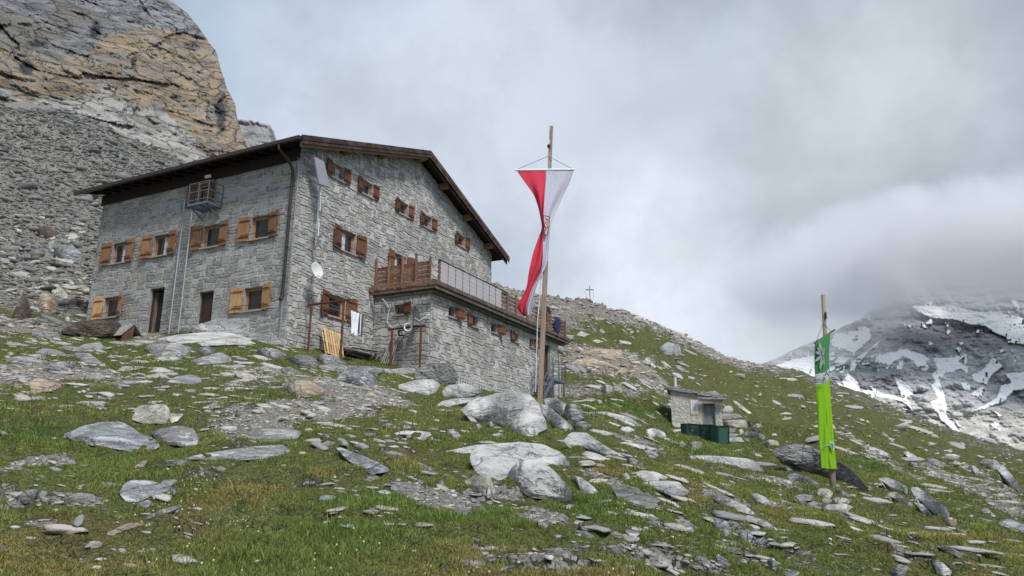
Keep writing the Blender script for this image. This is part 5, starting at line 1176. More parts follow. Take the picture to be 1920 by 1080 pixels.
m.build('door_frame', simple('grey_frame', (.22, .22, .21), .8), uh)
slab = rock_mat('roof_slab_stone', (.24, .25, .26), (.40, .41, .43), (.10, .10, .105), strata=4)
m = MB(); e0 = z0t+.03; e1 = z1t+.03
m.prism([(x0-.25, e0+.0), (x1+.15, e1-.02), (x1+.15, e1+.14), (x0-.25, e0+.17)], lambda x, z_: (x, -.22, z_), lambda x, z_: (x, dp+.2, z_)); m.prism([(xd0-.35, zdt+.30), (x1+.35, e1-.12), (x1+.35, e1-.02), (xd0-.35, zdt+.44)], lambda x, z_: (x, -.55, z_), lambda x, z_: (x, -.23, z_)); m.build('roof', slab, uh)
rg = random.Random(6)
for i in range(11):
    m = MB(); xx = x0+(x1-x0)*(i+.2)/11; zz = e0+(e1-e0)*(i+.2)/11+.17; w_ = rg.uniform(.3, .55); y_ = rg.uniform(-.15, .7)
    m.prism([(xx-w_, 0), (xx+w_, -.03), (xx+w_*.8, .09), (xx-w_*.6, .12)], lambda x, z_: (x, y_, zz+z_), lambda x, z_: (x, y_+.7, zz+z_)); m.build('roof_stone', slab, uh)
ch = S(1265, 703); m = MB(); m.tube([(ch[0], .5, z0t), (ch[0], .5, ch[1])], .11, 12); m.tube([(ch[0], .5, ch[1]), (ch[0], .5, ch[1]+.10)], .17, 12); m.build('chimney', simple('pale_flue', (.50, .51, .50), .6), uh)
n0 = S(1293.5, 749); n1 = S(1310, 778); m = MB(); m.box(n0[0], n1[0], -.03, -.001, n1[1], n0[1]); nt = m.build('notice_board', simple('yellow_border', (.62, .42, .10), .8), uh)
m = MB(); m.box(n0[0]+.05, n1[0]-.03, -.04, -.031, n1[1]+.09, n0[1]-.07); m.build('notice_sheet', simple('notice_white', (.72, .76, .82), .8), nt)
for i in range(8):
    m = MB(); zz = n0[1]-.16-i*.10; m.box(n0[0]+.10, n1[0]-.08-.05*(i % 3), -.046, -.041, zz-.012, zz+.012); m.build('text_line', simple('notice_blue', (.30, .38, .52), .8) if i == 0 else bpy.data.materials['notice_blue'], nt)
# green screen fence in front
gmx = simple('green_mesh', (.035, .105, .08), .7, 0, .3, 20); gfr = simple('dark_green_bars', (.012, .045, .035), .6)
f0 = wp(1278, 800, DH-3.5); fence = thing('green_screen_fence', f0, 0, 'dark green screen fence with sun ray pattern in front of the small hut', 'fence')
def fpan(xa, ya, xb, yb, xc, yc, xd, yd, D1, D2, rays_):
    P_ = [wp(xa, ya, D1)-f0, wp(xb, yb, D2)-f0, wp(xc, yc, D2)-f0, wp(xd, yd, D1)-f0]; nr = np.cross(P_[1]-P_[0], P_[3]-P_[0]); nr /= np.linalg.norm(nr); nr = nr if nr[1] < 0 else -nr
    m = MB(); m.add(P_+[p-nr*.02 for p in P_], [(0, 1, 2, 3), (7, 6, 5, 4), (0, 4, 5, 1), (1, 5, 6, 2), (2, 6, 7, 3), (3, 7, 4, 0)]); pn = m.build('panel', gmx, fence); m = MB()
    for i in range(4): m.bar(P_[i]+nr*.02, P_[(i+1) % 4]+nr*.02, .045)
    if rays_:
        c_ = np.mean(P_, 0)+nr*.02
        for t in range(16):
            th = t*math.pi/8; s_ = th/(2*math.pi)*4; i = int(s_) % 4; q_ = P_[i]+(P_[(i+1) % 4]-P_[i])*(s_-int(s_)); m.bar(c_+(q_+nr*.02-c_)*.3, q_+nr*.02, .022)
        m.tube([c_+(P_[1]-P_[0])/np.linalg.norm(P_[1]-P_[0])*.16*math.cos(t)+np.array([0, 0, .16*math.sin(t)]) for t in np.linspace(0, 6.283, 13)], .012, 5)
    m.build('panel_frame', gfr, pn)
fpan(1277, 795, 1288, 795, 1288, 816, 1279, 813, DH-2.6, DH-3.5, False); fpan(1288.5, 794, 1309, 796, 1309, 817, 1288.5, 816, DH-3.5, DH-3.7, True)
fpan(1309.5, 796, 1331, 797, 1331, 828, 1309.5, 817, DH-3.7, DH-4.3, True); fpan(1331.5, 797, 1347, 799, 1347, 834, 1331.5, 829, DH-4.4, DH-6, False); fpan(1347.5, 799, 1367, 799, 1367, 835, 1347.5, 834, DH-6, DH-6.2, False)
# ------------------------------------------------------------------ boulders and slabs
# each line: material letter, form (s slab, b boulder, o outcrop), outline as pixels turned into ground positions; optional label
RK = '''
l s|118,816 150,800 190,791 225,789 240,797 262,812 290,822 303,838 285,846 250,848 200,838 150,832|broad blue grey slab, largest rock in the grass at the left
p s|240,776 262,760 310,757 318,768 320,778 318,794 270,794 245,786|cream slab with a stepped edge above the broad blue grey slab
p s|320,775 345,776 332,790 320,794 316,780
l s|312,717 330,706 355,702 375,707 380,716 360,720 335,719|pale blue domed rock in the middle of the meadow left of the gravel patch
g o|278,812 300,803 337,797 362,803 373,820 372,836 345,837 310,832|blocky grey rock touching the right end of the broad blue grey slab
w f|112,622 135,606 170,601 205,600 225,606 235,618 232,628 200,630 170,631 140,629|long brown mossy boulder under the ground floor window at the far left
n f|355,618 375,606 410,598 450,596 480,596 500,608 505,628 480,631 420,630 370,628|pale granite hump rising in front of the brown closed door
n s|295,636 330,628 380,623 440,622 490,625 525,634 533,646 500,649 440,646 380,649 330,643|long flat pale slab below the granite hump at the hut corner
g o|268,652 290,645 330,643 360,652 352,668 325,678 300,672|broken grey outcrop below the left end of the long flat slab
g b|370,656 385,647 405,655 402,664 375,667
g s|355,676 385,668 412,660 430,668 438,677 410,682 372,682
g b|480,655 495,651 520,655 538,665 530,673 510,675 490,667
g b|536,672 560,664 585,668 597,680 593,692 570,690 550,682|rounded grey boulder directly below the hut corner downpipe
p s|437,697 452,696 478,704 483,713 460,712 445,706
g s|525,690 545,688 568,700 545,704 535,702
a o|535,726 555,713 580,714 605,726 615,736 590,743 560,746 540,737|cracked tan outcrop in the gravel above the footpath
g s|596,687 610,683 650,685 700,687 725,692 700,698 640,698 605,693|long thin grey slab with an overhanging left tip below the firewood
l b|627,712 637,700 650,694 680,695 700,702 708,720 692,726 665,720 640,717|blue faceted boulder under the long thin slab below the gable
g b|594,668 610,664 635,669 653,684 625,687 602,682
g o|726,694 750,690 780,690 785,699 750,702 730,701
d f|774,701 788,688 810,681 840,680 855,695 858,716 832,720 805,713 780,711|dark layered boulder against the annex corner, left of the lying ladder
n o|745,722 780,712 812,711 827,722 818,735 802,742 780,736 750,731|grey granite hump below the dark layered boulder
n b|828,734 840,722 870,719 890,725 910,737 870,745 835,746|pale rounded boulder in front of the lying ladder
n s|819,760 830,752 855,747 895,745 880,754 855,759 835,763
n o|860,767 887,750 927,737 960,732 993,740 1010,757 1020,782 1030,806 1007,811 1010,821 980,816 957,802 920,789 873,777|huge pale granite boulder in front of the annex, left of the flagpole foot
n o|1011,758 1027,760 1052,781 1080,806 1053,808 1033,794 1020,778|slanting pale granite slab leaning right of the huge boulder
n b|1017,748 1043,745 1063,760 1067,777 1053,778 1033,764|rounded granite boulder on the heap at the flagpole foot
l b|1056,777 1061,757 1080,757 1097,783 1080,793 1066,788|blue grey boulder at the right end of the flagpole rock heap
g b|1074,800 1075,786 1095,790 1112,797 1096,808
n o|1055,824 1073,810 1100,811 1127,831 1170,856 1140,854 1113,842 1075,837 1057,830|long pale granite tongue sloping right below the flagpole rock heap
n s|834,846 893,834 935,832 915,848 888,853 872,851
n o|884,853 898,834 977,828 1020,833 1053,850 1073,874 1027,877 990,870 965,877 945,900 920,904 893,889 882,873|wide smooth granite slab in the middle of the lower meadow
n b|950,887 967,869 1003,860 1023,872 1040,883 1060,905 1075,928 1070,942 1037,937 993,931 967,914|rough speckled granite boulder overlapping the wide smooth slab
p o|870,903 890,890 920,893 930,923 924,938 903,928 880,914|yellowish lichen rock left of the rough speckled boulder
l s|627,837 647,842 677,853 710,867 735,883 700,890 673,878 650,861|dark rippled slab tilted in the grass below the footpath
n s|737,813 760,807 807,810 812,825 793,828 773,816|pale flat slab in the green lawn below the footpath
g o|833,806 850,804 870,820 853,824
n s|750,800 760,796 773,800 765,806
n b|885,798 897,794 908,800 898,805
n b|913,793 922,790 927,798 918,803
n s|922,815 937,810 950,822 930,821
n o|1090,851 1100,845 1125,852 1140,860 1127,865 1100,859
n o|1073,890 1093,897 1110,910 1124,924 1100,928 1087,918 1084,904|tongue shaped granite rock right of the rough speckled boulder
g s|767,868 787,867 817,880 803,883
p b|663,838 668,832 680,830 693,838 683,843
p b|597,836 613,826 630,830 622,837
l s|221,926 230,908 247,899 283,901 333,915 333,927 290,926 267,938 243,943|blue grey slab standing alone in the lower left meadow
g o|250,946 280,937 290,947 273,953
g s|268,973 300,956 343,945 341,951 305,964 277,974
a s|198,1001 233,983 268,975 270,984 240,993 210,1005|narrow tan slab lying in the grass near the bottom left
p b|159,1023 173,1014 192,1016 190,1025 173,1029|oval cream stone in the grass at the bottom left
g s|292,871 313,862 360,863 353,871 313,874
g s|333,861 383,850 467,838 533,833 550,848 483,863 400,862|long layered grey ledge above the bottom left meadow
g s|455,815 480,805 540,803 567,809 555,826 510,829 470,828
a b|250,876 263,866 282,860 268,877
a b|398,881 413,873 428,880 417,888
g b|27,934 50,918 78,916 60,942 42,945
g b|67,931 80,919 92,923 82,935
g b|130,938 147,923 177,927 180,944 143,944
g b|88,944 97,933 104,946 97,950
p s|142,914 157,907 167,910 150,918
d b|80,693 87,684 117,677 142,677 143,684 127,696 107,699 93,698|dark split rock in the left meadow above the bare patch
g o|137,668 140,661 167,662 187,677 197,684 180,685 150,678
g s|133,658 158,645 188,642 197,652 175,659 147,659
g s|63,661 83,652 108,657 120,660 123,668 83,665
g s|0,674 33,668 57,667 93,665 55,676 27,677
a s|55,716 70,708 93,715 117,720 110,729 80,738 57,736
g o|58,628 63,615 83,620 107,623 115,631 93,635 70,633
w b|20,598 36,563 44,548 53,563 60,592 58,600 40,603|upright brown pointed rock at the far left edge of the scree
a b|69,571 77,547 106,558 116,569 103,586 84,587 70,578|tan faced boulder right of the upright pointed rock
w b|66,429 82,423 101,426 111,438 91,447 77,444|dark brown boulder high on the scree left of the hut
l b|99,470 111,459 135,459 159,481 161,492 135,494 113,487|large blocky boulder on the scree beside the hut wall
g b|77,463 101,450 108,457 96,470
w b|40,484 55,473 87,476 72,488
p s|91,537 108,532 132,558 116,561 103,547
w b|125,566 135,559 159,563 154,574 135,576
p b|142,537 154,534 168,541 167,549 154,545
p b|92,546 100,541 110,548 104,553
n o|1181,887 1205,882 1230,885 1253,895 1242,902 1213,903 1190,892|oval granite hump in the middle of the right meadow
n b|1160,890 1175,886 1183,896 1178,903
n o|1200,907 1213,903 1247,901 1273,903 1293,923 1280,933 1255,928 1230,918|broad granite hump just below the oval one
g s|1145,912 1172,914 1210,925 1237,940 1270,955 1225,956 1185,946 1160,938|long sloping grey slab left of the broad granite hump
n s|1240,857 1272,855 1335,854 1405,860 1430,875 1436,886 1415,886 1385,873 1342,867 1285,867 1255,865|long pale slab stretched across the slope below the green fence
n s|1327,928 1347,930 1380,940 1405,953 1422,968 1405,964 1380,957 1357,947|sloping pale slab right of the broad granite hump
n o|1405,927 1418,924 1437,933 1447,946 1430,944 1417,939
l s|1318,968 1340,970 1363,977 1373,998 1368,1008 1353,1002 1338,982
g s|1263,974 1283,973 1313,992 1303,998 1280,994
n s|1383,967 1405,966 1438,977 1463,996 1440,992 1417,982 1390,974
l s|1382,1000 1397,998 1430,1015 1442,1024 1413,1022 1387,1014
g s|1363,1026 1380,1027 1397,1038 1367,1038
d b|1448,851 1455,840 1490,831 1522,838 1560,855 1590,877 1615,900 1632,921 1612,921 1580,899 1540,883 1515,883 1483,866 1460,858|long dark weathered boulder behind the foot of the green banner
g o|1475,891 1490,886 1515,895 1540,910 1532,918 1505,908 1480,898|grey rounded ridge rock left of the banner cairn
g s|1488,931 1500,927 1530,928 1525,938 1490,941
p b|1532,922 1536,916 1547,914 1562,922 1560,933 1535,933
n s|1535,955 1550,946 1590,945 1600,952 1570,957
p b|1560,936 1575,932 1597,937 1590,947 1565,946
g b|1510,946 1525,939 1545,945 1535,953 1515,953
l s|1562,918 1580,920 1597,932 1575,929
p b|1540,936 1556,932 1560,941 1545,945
g b|1497,944 1506,938 1515,944 1508,950
n s|1645,896 1665,895 1702,912 1703,928 1680,921 1660,906
p s|1660,926 1680,922 1712,945 1712,951 1680,937
n o|1709,914 1720,912 1740,927 1772,950 1782,965 1775,973 1755,966 1730,941 1710,928|large smooth grey boulder on the slope right of the banner
l s|1712,941 1730,945 1752,972 1735,966
a b|1767,975 1772,971 1785,970 1795,979 1791,989 1775,984|orange cube shaped stone below the large smooth boulder at the right
a s|1790,988 1810,995 1817,1006 1800,1001
l s|1835,956 1850,952 1870,970 1855,968
l o|1870,981 1890,972 1925,985 1925,1001 1890,992
g o|1750,1023 1780,1025 1812,1042 1800,1048 1775,1034
n b|1750,1056 1765,1053 1785,1072 1780,1084 1757,1077
g b|1670,1068 1685,1057 1705,1063 1695,1084 1675,1084
l b|1440,1049 1444,1045 1453,1048 1461,1063 1446,1070
g b|1470,1077 1480,1068 1500,1072 1496,1086 1474,1086
l b|1340,1051 1345,1038 1365,1050 1362,1063 1352,1064|blue grey pointed stone near the bottom edge right of centre
g b|1145,1031 1152,1020 1165,1028 1165,1043 1150,1042
g s|1077,994 1100,995 1120,1010 1100,1010|thin grey plate of rock above the gravel at bottom centre
l b|1232,659 1240,648 1252,641 1262,644 1275,648 1278,667 1260,667 1240,663|large split grey boulder alone on the green hillside
g b|1142,598 1150,592 1158,598 1153,603
p b|1110,598 1118,593 1127,600 1115,601
p s|1110,639 1118,636 1133,641 1120,643
p s|1080,628 1090,621 1108,628 1092,631
d s|1263,686 1273,684 1288,695 1277,697
a o|1070,683 1080,675 1105,670 1140,680 1157,690 1135,688 1100,686|pale orange bedrock patch on the slope behind the steel stairs
a o|1090,661 1120,653 1165,656 1168,666 1155,675 1120,669|reddish banded bedrock above the pale orange patch
a s|1150,703 1167,688 1180,696 1160,704
n b|1127,733 1132,721 1145,722 1150,733 1137,741|round pale boulder in the grass behind the hut annex
n s|1100,773 1135,771 1180,782 1207,800 1185,798 1145,782|long pale slab above the bright green turf
n s|1162,804 1178,799 1192,807 1175,811
n s|1207,807 1225,802 1245,810 1250,821 1220,818
g b|1271,833 1278,826 1288,834 1280,839
g b|1290,836 1300,827 1316,828 1316,844 1300,842|grey block in the grass left of the green fence corner
n b|1355,769 1361,760 1371,761 1376,769 1374,774 1355,774|rounded top stone of the dry stone wall beside the small hut
g b|1350,781 1356,775 1386,776 1395,784 1352,787
p b|1353,792 1360,788 1399,787 1401,803 1369,801|biggest cream block in the dry stone wall beside the small hut
g b|1367,804 1379,803 1379,811 1367,811
g s|1367,812 1388,814 1382,819 1367,819
n b|1367,820 1391,820 1393,829 1367,829
n b|1383,808 1391,804 1396,810 1388,816
g b|1394,811 1413,809 1436,817 1435,825 1400,820
w b|1407,804 1427,800 1429,809 1418,811
p b|1429,831 1443,824 1459,827 1462,836 1445,837
w b|1402,790 1414,788 1413,800 1404,801
p b|1415,795 1428,794 1424,801 1416,802
g b|1392,822 1402,821 1408,829 1396,830
n b|1262,796 1276,792 1278,802 1264,803
n s|1259,806 1276,804 1277,808 1262,810
n b|1245,759 1257,755 1264,768 1250,765
n s|1240,733 1251,731 1254,738 1243,739
n b|1262,779 1270,777 1273,787 1264,787
p s|1374,751 1382,753 1410,775 1405,777 1382,762|slim cream slab on the slope above the dry stone wall
g b|680,903 692,893 710,893 705,903
l s|708,925 720,926 740,937 727,939
l s|733,916 750,914 763,920 745,925
g b|818,904 830,900 837,915 828,921
g b|935,921 950,918 959,926 940,928
n s|1280,757 1282,750 1290,752 1288,759
d s|1730,861 1745,858 1772,868 1785,878 1765,876 1745,870|dark layered ledge in the rubble streak on the far right slope
g o|1835,868 1845,860 1868,862 1880,875 1860,880
n s|1862,872 1880,870 1905,900 1925,930 1912,925 1885,898
n b|1812,878 1820,871 1836,880 1832,890
n s|1690,848 1702,846 1722,858 1708,860
p s|1205,806 1215,812 1230,826 1216,820
n s|1160,830 1175,828 1235,842 1215,845
n b|1205,846 1220,843 1236,853 1228,860 1212,856
g o|1165,856 1185,858 1210,870 1209,880 1188,874
'''
LET = dict(l='slate', p='pale', g='gneiss', w='brown', n='granite', a='tan', d='dark'); ADJ = dict(l='blue grey', p='cream', g='grey', w='brown', n='pale granite', a='tan', d='dark')
LM = [(205,818,'the broad blue grey slab'), (555,560,'the hut corner'), (955,860,'the wide smooth slab'), (945,775,'the huge granite boulder'), (1562,935,'the banner cairn'), (1310,815,'the small hut'), (1230,905,'the oval granite hump'),
      (1745,945,'the large smooth boulder'), (1345,862,'the long pale slab'), (1255,655,'the split boulder on the hillside'), (100,690,'the dark split rock'), (575,730,'the cracked tan outcrop'), (600,645,'the wooden pallet'),
      (680,863,'the rippled slab'), (277,922,'the lone lower left slab'), (90,570,'the tan faced boulder'), (1010,740,'the flagpole foot'), (1352,1050,'the blue pointed stone'), (1380,795,'the cream wall block'), (1100,1002,'the thin grey plate'),
      (775,817,'the pale lawn slab'), (415,628,'the granite hump by the door'), (40,575,'the upright pointed rock'), (235,985,'the narrow tan slab'), (455,850,'the layered ledge'), (1130,670,'the orange bedrock'), (815,700,'the dark layered boulder'),
      (1540,860,'the long dark boulder'), (1757,868,'the dark layered ledge'), (345,711,'the pale domed rock'), (280,776,'the cream stepped slab')]
ORD = ['', 'second nearest ', 'third nearest ', 'fourth nearest ', 'fifth nearest ', 'sixth nearest ', 'seventh nearest ', 'eighth nearest ', 'ninth nearest ', 'tenth nearest ', 'eleventh nearest ', 'twelfth nearest ']
pend = []; used_labels = {}
def resample(poly, n, soft=.5):
    P = np.array(poly+[poly[0]], float); L = np.r_[0, np.cumsum(np.hypot(*np.diff(P, axis=0).T))]; t = np.linspace(0, L[-1], n, endpoint=False)
    Q = np.stack([np.interp(t, L, P[:, 0]), np.interp(t, L, P[:, 1])], -1)
    for _ in range(max(1, n//22)): Q = Q*(1-soft)+soft*.5*(np.roll(Q, 1, 0)+np.roll(Q, -1, 0))
    return Q
OCC = np.zeros((1080, 1920), bool)
def occupy(Q):
    x0_, x1_, y0_, y1_ = int(max(0, Q[:, 0].min())), int(min(1919, Q[:, 0].max()+1)), int(max(0, Q[:, 1].min())), int(min(1079, Q[:, 1].max()+1))
    if x1_ <= x0_ or y1_ <= y0_: return
    xx_, yy_ = np.meshgrid(np.arange(x0_, x1_), np.arange(y0_, y1_)); OCC[y0_:y1_, x0_:x1_] |= inpoly(xx_.astype(float), yy_+3., [tuple(p) for p in Q])
def rock(poly, mt, form, seed):
    P = np.array(poly, float); wpx = np.ptp(P[:, 0]); hpx = max(3, np.ptp(P[:, 1])); y0, y1 = P[:, 1].min(), P[:, 1].max()
    big = max(wpx, hpx); n = int(np.clip(big*1.1, 26, 150)); nr = int(np.clip(n/2.6, 9, 52)); Q = resample(poly, n)
    c = Q.mean(0); bi = np.argsort(-Q[:, 1])[:max(3, n//8)]; bc = Q[bi].mean(0)
    db = np.hypot(*hit(bc[0], bc[1])[:2]); size = math.sqrt(max(wpx, 4)*hpx)*db/FPX; kk, bu = dict(s=(.55, .16), b=(.10, .42), o=(.30, .28), f=(.3, .2))[form]
    jit = fbm(np.stack([np.cos(np.arange(n)/n*6.283)*2.2, np.sin(np.arange(n)/n*6.283)*2.2, np.full(n, seed*1.7)], -1), 4, 3)
    Q = c+(Q-c)*(1+.07*jit[:, None])
    occupy(Q)
    dq = np.array([np.hypot(*hit(*Q[i])[:2]) for i in range(0, n, max(1, n//18))]); dq = np.interp(np.arange(n), np.arange(0, n, max(1, n//18)), dq)
    dq = np.clip(dq, db*.9, db+size*2.2); t = np.clip((y1-Q[:, 1])/(y1-y0+1e-6), 0, 1); dO = db+(dq-db)*(1-(1-kk)*t)
    dO = np.where(t < .25, np.minimum(dO, dq), dO)
    rr = 1-(1-np.linspace(0, 1, nr))**1.35; V = []
    ti = int(np.argmin(Q[:, 1])); dtop = dq[ti]; xg = np.linspace(Q[:, 0].min(), Q[:, 0].max(), 25); yl = np.empty(25); yu = np.empty(25)
    Qc = np.vstack([Q, Q[:1]]); fx = np.concatenate([np.linspace(Qc[i_, 0], Qc[i_+1, 0], 6) for i_ in range(n)]); fy = np.concatenate([np.linspace(Qc[i_, 1], Qc[i_+1, 1], 6) for i_ in range(n)]); hw_ = (xg[1]-xg[0])*.7+.01
    for g_ in range(25):
        sel = fy[np.abs(fx-xg[g_]) < hw_]; yl[g_] = sel.max(); yu[g_] = sel.min()
    dl = np.array([np.hypot(*hit(x_, y_)[:2]) for x_, y_ in zip(xg, yl)]); dl = np.clip(dl, db*.85, db+size*2.); dl = np.polyval(np.polyfit(np.linspace(-1, 1, 25), dl, 3 if wpx > 40 else 2), np.linspace(-1, 1, 25))
    at_, p_, au = dict(s=(float(np.clip(.75*(dtop-db)/size, .5, 2.4)), 1.15, .06), b=(.62, 2.1, .16), o=(float(np.clip(.6*(dtop-db)/size, .6, 1.5)), 1.5, .10), f=(.22, 1.6, .08))[form]
    def depth(q):
        t_ = np.clip((np.interp(q[:, 0], xg, yl)-q[:, 1])/(y1-y0+1e-6), 0, 1); u_ = np.clip((q[:, 0]-c[0])/(wpx*.52), -1, 1)
        return np.interp(q[:, 0], xg, dl)-size*.03-(.55 if form == 'f' else 0)+size*(at_*t_**p_+au*(1-np.sqrt(1-.97*u_*u_)))
    ring = []
    for r in rr:
        q = c+(Q-c)*r; D = depth(q)
        ring.append(np.stack([ray(a, b)*d_ for (a, b), d_ in zip(q, D)]))
    R = np.array(ring); A = R.reshape(-1, 3); rf = np.repeat(rr, n); env = np.clip((1-rf)*4, .25, 1)
    sc = size; lay = np.array([.25, .1, 1.])/np.linalg.norm([.25, .1, 1.])
    q3 = A/sc+seed*3.1; strat = (A@lay)[:, None]*np.array([[.4, .4, 1.]])/sc*5+fbm(q3*1.2, 3, seed)[:, None]*.9
    dsp = .075*fbm(q3*1.6, 5, seed, .55)+.07*fbm(q3*3.3, 5, seed+9, .6, True)+.035*np.round(fbm(strat+q3*.5, 2, seed+5)*4)/4*(1.5 if form != 'b' else .8)
    view = A/np.linalg.norm(A, axis=1, keepdims=True); A = A-view*(dsp*sc*env)[:, None]
    for _ in range(2):
        rl = A-C0*np.array([1, 1, 0]); uu_ = rl@UH; vv_ = rl@VH; dh = A*np.array([1, 1, 0]); dh /= np.linalg.norm(dh, axis=1, keepdims=True)
        mg = .10+.05*rf
        for (un, vn_, um, vm) in ((0, 0, 17, 12.4), (5.5, -3.1, 19.9, 0)):
            du, dv = uu_-(un-mg), vv_-(vn_-mg); ins = (du > 0) & (dv > 0) & (uu_ < um) & (vv_ < vm)
            ku, kv = du/np.maximum(dh@UH, 1e-3) if True else 0, dv/np.maximum(np.abs(dh@VH), 1e-3)
            pull = np.where(ins, np.minimum(np.where(dh@UH > .02, ku, 9e9), np.where(dh@VH > .02, dv/np.maximum(dh@VH, 1e-3), 9e9)), 0); pull = np.minimum(pull, 4.)
            hl = np.hypot(A[:, 0], A[:, 1]); A = A*((hl-pull)/hl)[:, None]
    O = A[-n:]; cen = O.mean(0); hv = cen.copy(); hv[2] = 0; hv /= np.linalg.norm(hv)
    b1 = cen+(O-cen)*.90+hv*size*.30-np.array([0, 0, size*.08]); b2 = cen+(O-cen)*.55+hv*size*.50-np.array([0, 0, size*.35]); b3 = np.repeat((cen+hv*size*.4-np.array([0, 0, size*.6]))[None], n, 0)
    V = np.vstack([A, b1, b2, b3]); rows = nr+3; a = np.arange(rows*n).reshape(rows, n); an = np.roll(a, -1, 1)
    F = np.stack([a[:-1], an[:-1], an[1:], a[1:]], -1).reshape(-1, 4)
    org = cen; me = mesh_np('rock', V-org, F, mt, True); return me, org, size, wpx, hpx, c
def name_of(form, wpx, hpx, big): return 'rock_slab' if form == 's' else ('boulder' if big > 26 else 'stone')
i = 0
for ln in RK.strip().split('\n'):
    head, pol, *lab = ln.split('|'); mtl, form = head.split(); poly = [tuple(map(float, p.split(','))) for p in pol.split()]
    me, org, size, wpx, hpx, c = rock(poly, MT[LET[mtl]], form, i+11); i += 1
    nm = name_of(form, wpx, hpx, max(wpx, hpx)); me.name = nm; o = link(nm, me, None, org)
    if lab: tag(o, lab[0], 'rock'); used_labels[lab[0]] = 1
    else: pend.append((o, ADJ[mtl], wpx, hpx, c, form))
# loose stones: individually placed, smaller
ZON = [  # px range, py range, count, size px range, materials
 (400, 740, 705, 830, 36, (8, 20), 'gpgla'), (0, 220, 640, 750, 26, (8, 22), 'pgap'), (700, 960, 880, 960, 18, (8, 24), 'gglp'), (860, 1330, 990, 1075, 30, (10, 30), 'gglpl'), (0, 170, 400, 620, 30, (6, 18), 'gwpgl'),
 (1080, 1300, 690, 760, 14, (7, 18), 'angp'), (1240, 1560, 880, 1060, 20, (8, 22), 'gnlp'), (1600, 1910, 840, 1060, 24, (7, 20), 'gpnl'), (1120, 1500, 600, 700, 10, (5, 10), 'pgn'), (20, 420, 880, 1060, 10, (9, 20), 'pgl'), (560, 900, 780, 860, 8, (8, 18), 'npg')]
rg = random.Random(17); i = 500
for (xa, xb, ya, yb, n_, (sa, sb), ms) in ZON:
    for _ in range(n_):
        x, y = rg.uniform(xa, xb), rg.uniform(ya, yb); w_ = sa+(sb-sa)*rg.random()**2; h_ = w_*rg.uniform(.3, .62); mtl = rg.choice(ms); nn = rg.randint(6, 9); ph = rg.uniform(0, 6)
        if np.hypot(*hit(x, y-6)[:2]) > 112 or OCC[int(min(1079, y)), int(x)]: continue
        tilt = .12 if x < 1100 else .5
        poly = []
        for k_ in range(nn):
            th = ph+k_/nn*6.283; rr_ = rg.uniform(.8, 1.1); dx, dy = math.cos(th)*w_/2*rr_, math.sin(th)*h_/2*rr_; poly.append((x+dx, y+dy+dx*tilt*.5))
        form = 's' if h_ < w_*.42 else 'b'; me, org, size, wpx, hpx, c = rock(poly, MT[LET[mtl]], form, i); i += 1
        nm = 'stone'; me.name = nm; o = link(nm, me, None, org); o['group'] = 'loose stones scattered over the slope'; pend.append((o, ADJ[mtl], wpx, hpx, c, form))
def szw(a): return 'large' if a > 900 else 'medium sized' if a > 350 else 'small' if a > 110 else 'tiny'
buckets = {}
for (o, adj, wpx, hpx, c, form) in pend:
    d_ = [math.hypot((c[0]-x), (c[1]-y)*1.6) for x, y, _ in LM]; k_ = int(np.argmin(d_)); x, y, nm = LM[k_]
    ang = math.degrees(math.atan2(-(c[1]-y), c[0]-x)) % 360; dr = ['right of', 'above right of', 'above', 'above left of', 'left of', 'below left of', 'below', 'below right of'][int((ang+22.5)//45) % 8]
    sh = 'slab' if form == 's' else ('rock' if max(wpx, hpx) > 24 else 'stone')
    buckets.setdefault((szw(wpx*hpx), adj, sh, dr, nm), []).append((d_[k_], o))
for (s_, adj, sh, dr, nm), L_ in buckets.items():
    L_.sort(key=lambda q: q[0])
    for r_, (_, o) in enumerate(L_):
        extra = ORD[min(r_, 11)] if len(L_) > 1 else ''
        if len(L_) > 1 and r_ == 0: extra = 'nearest '
        tag(o, f'{extra}{s_} {adj} {sh} {dr} {nm}', 'rock')
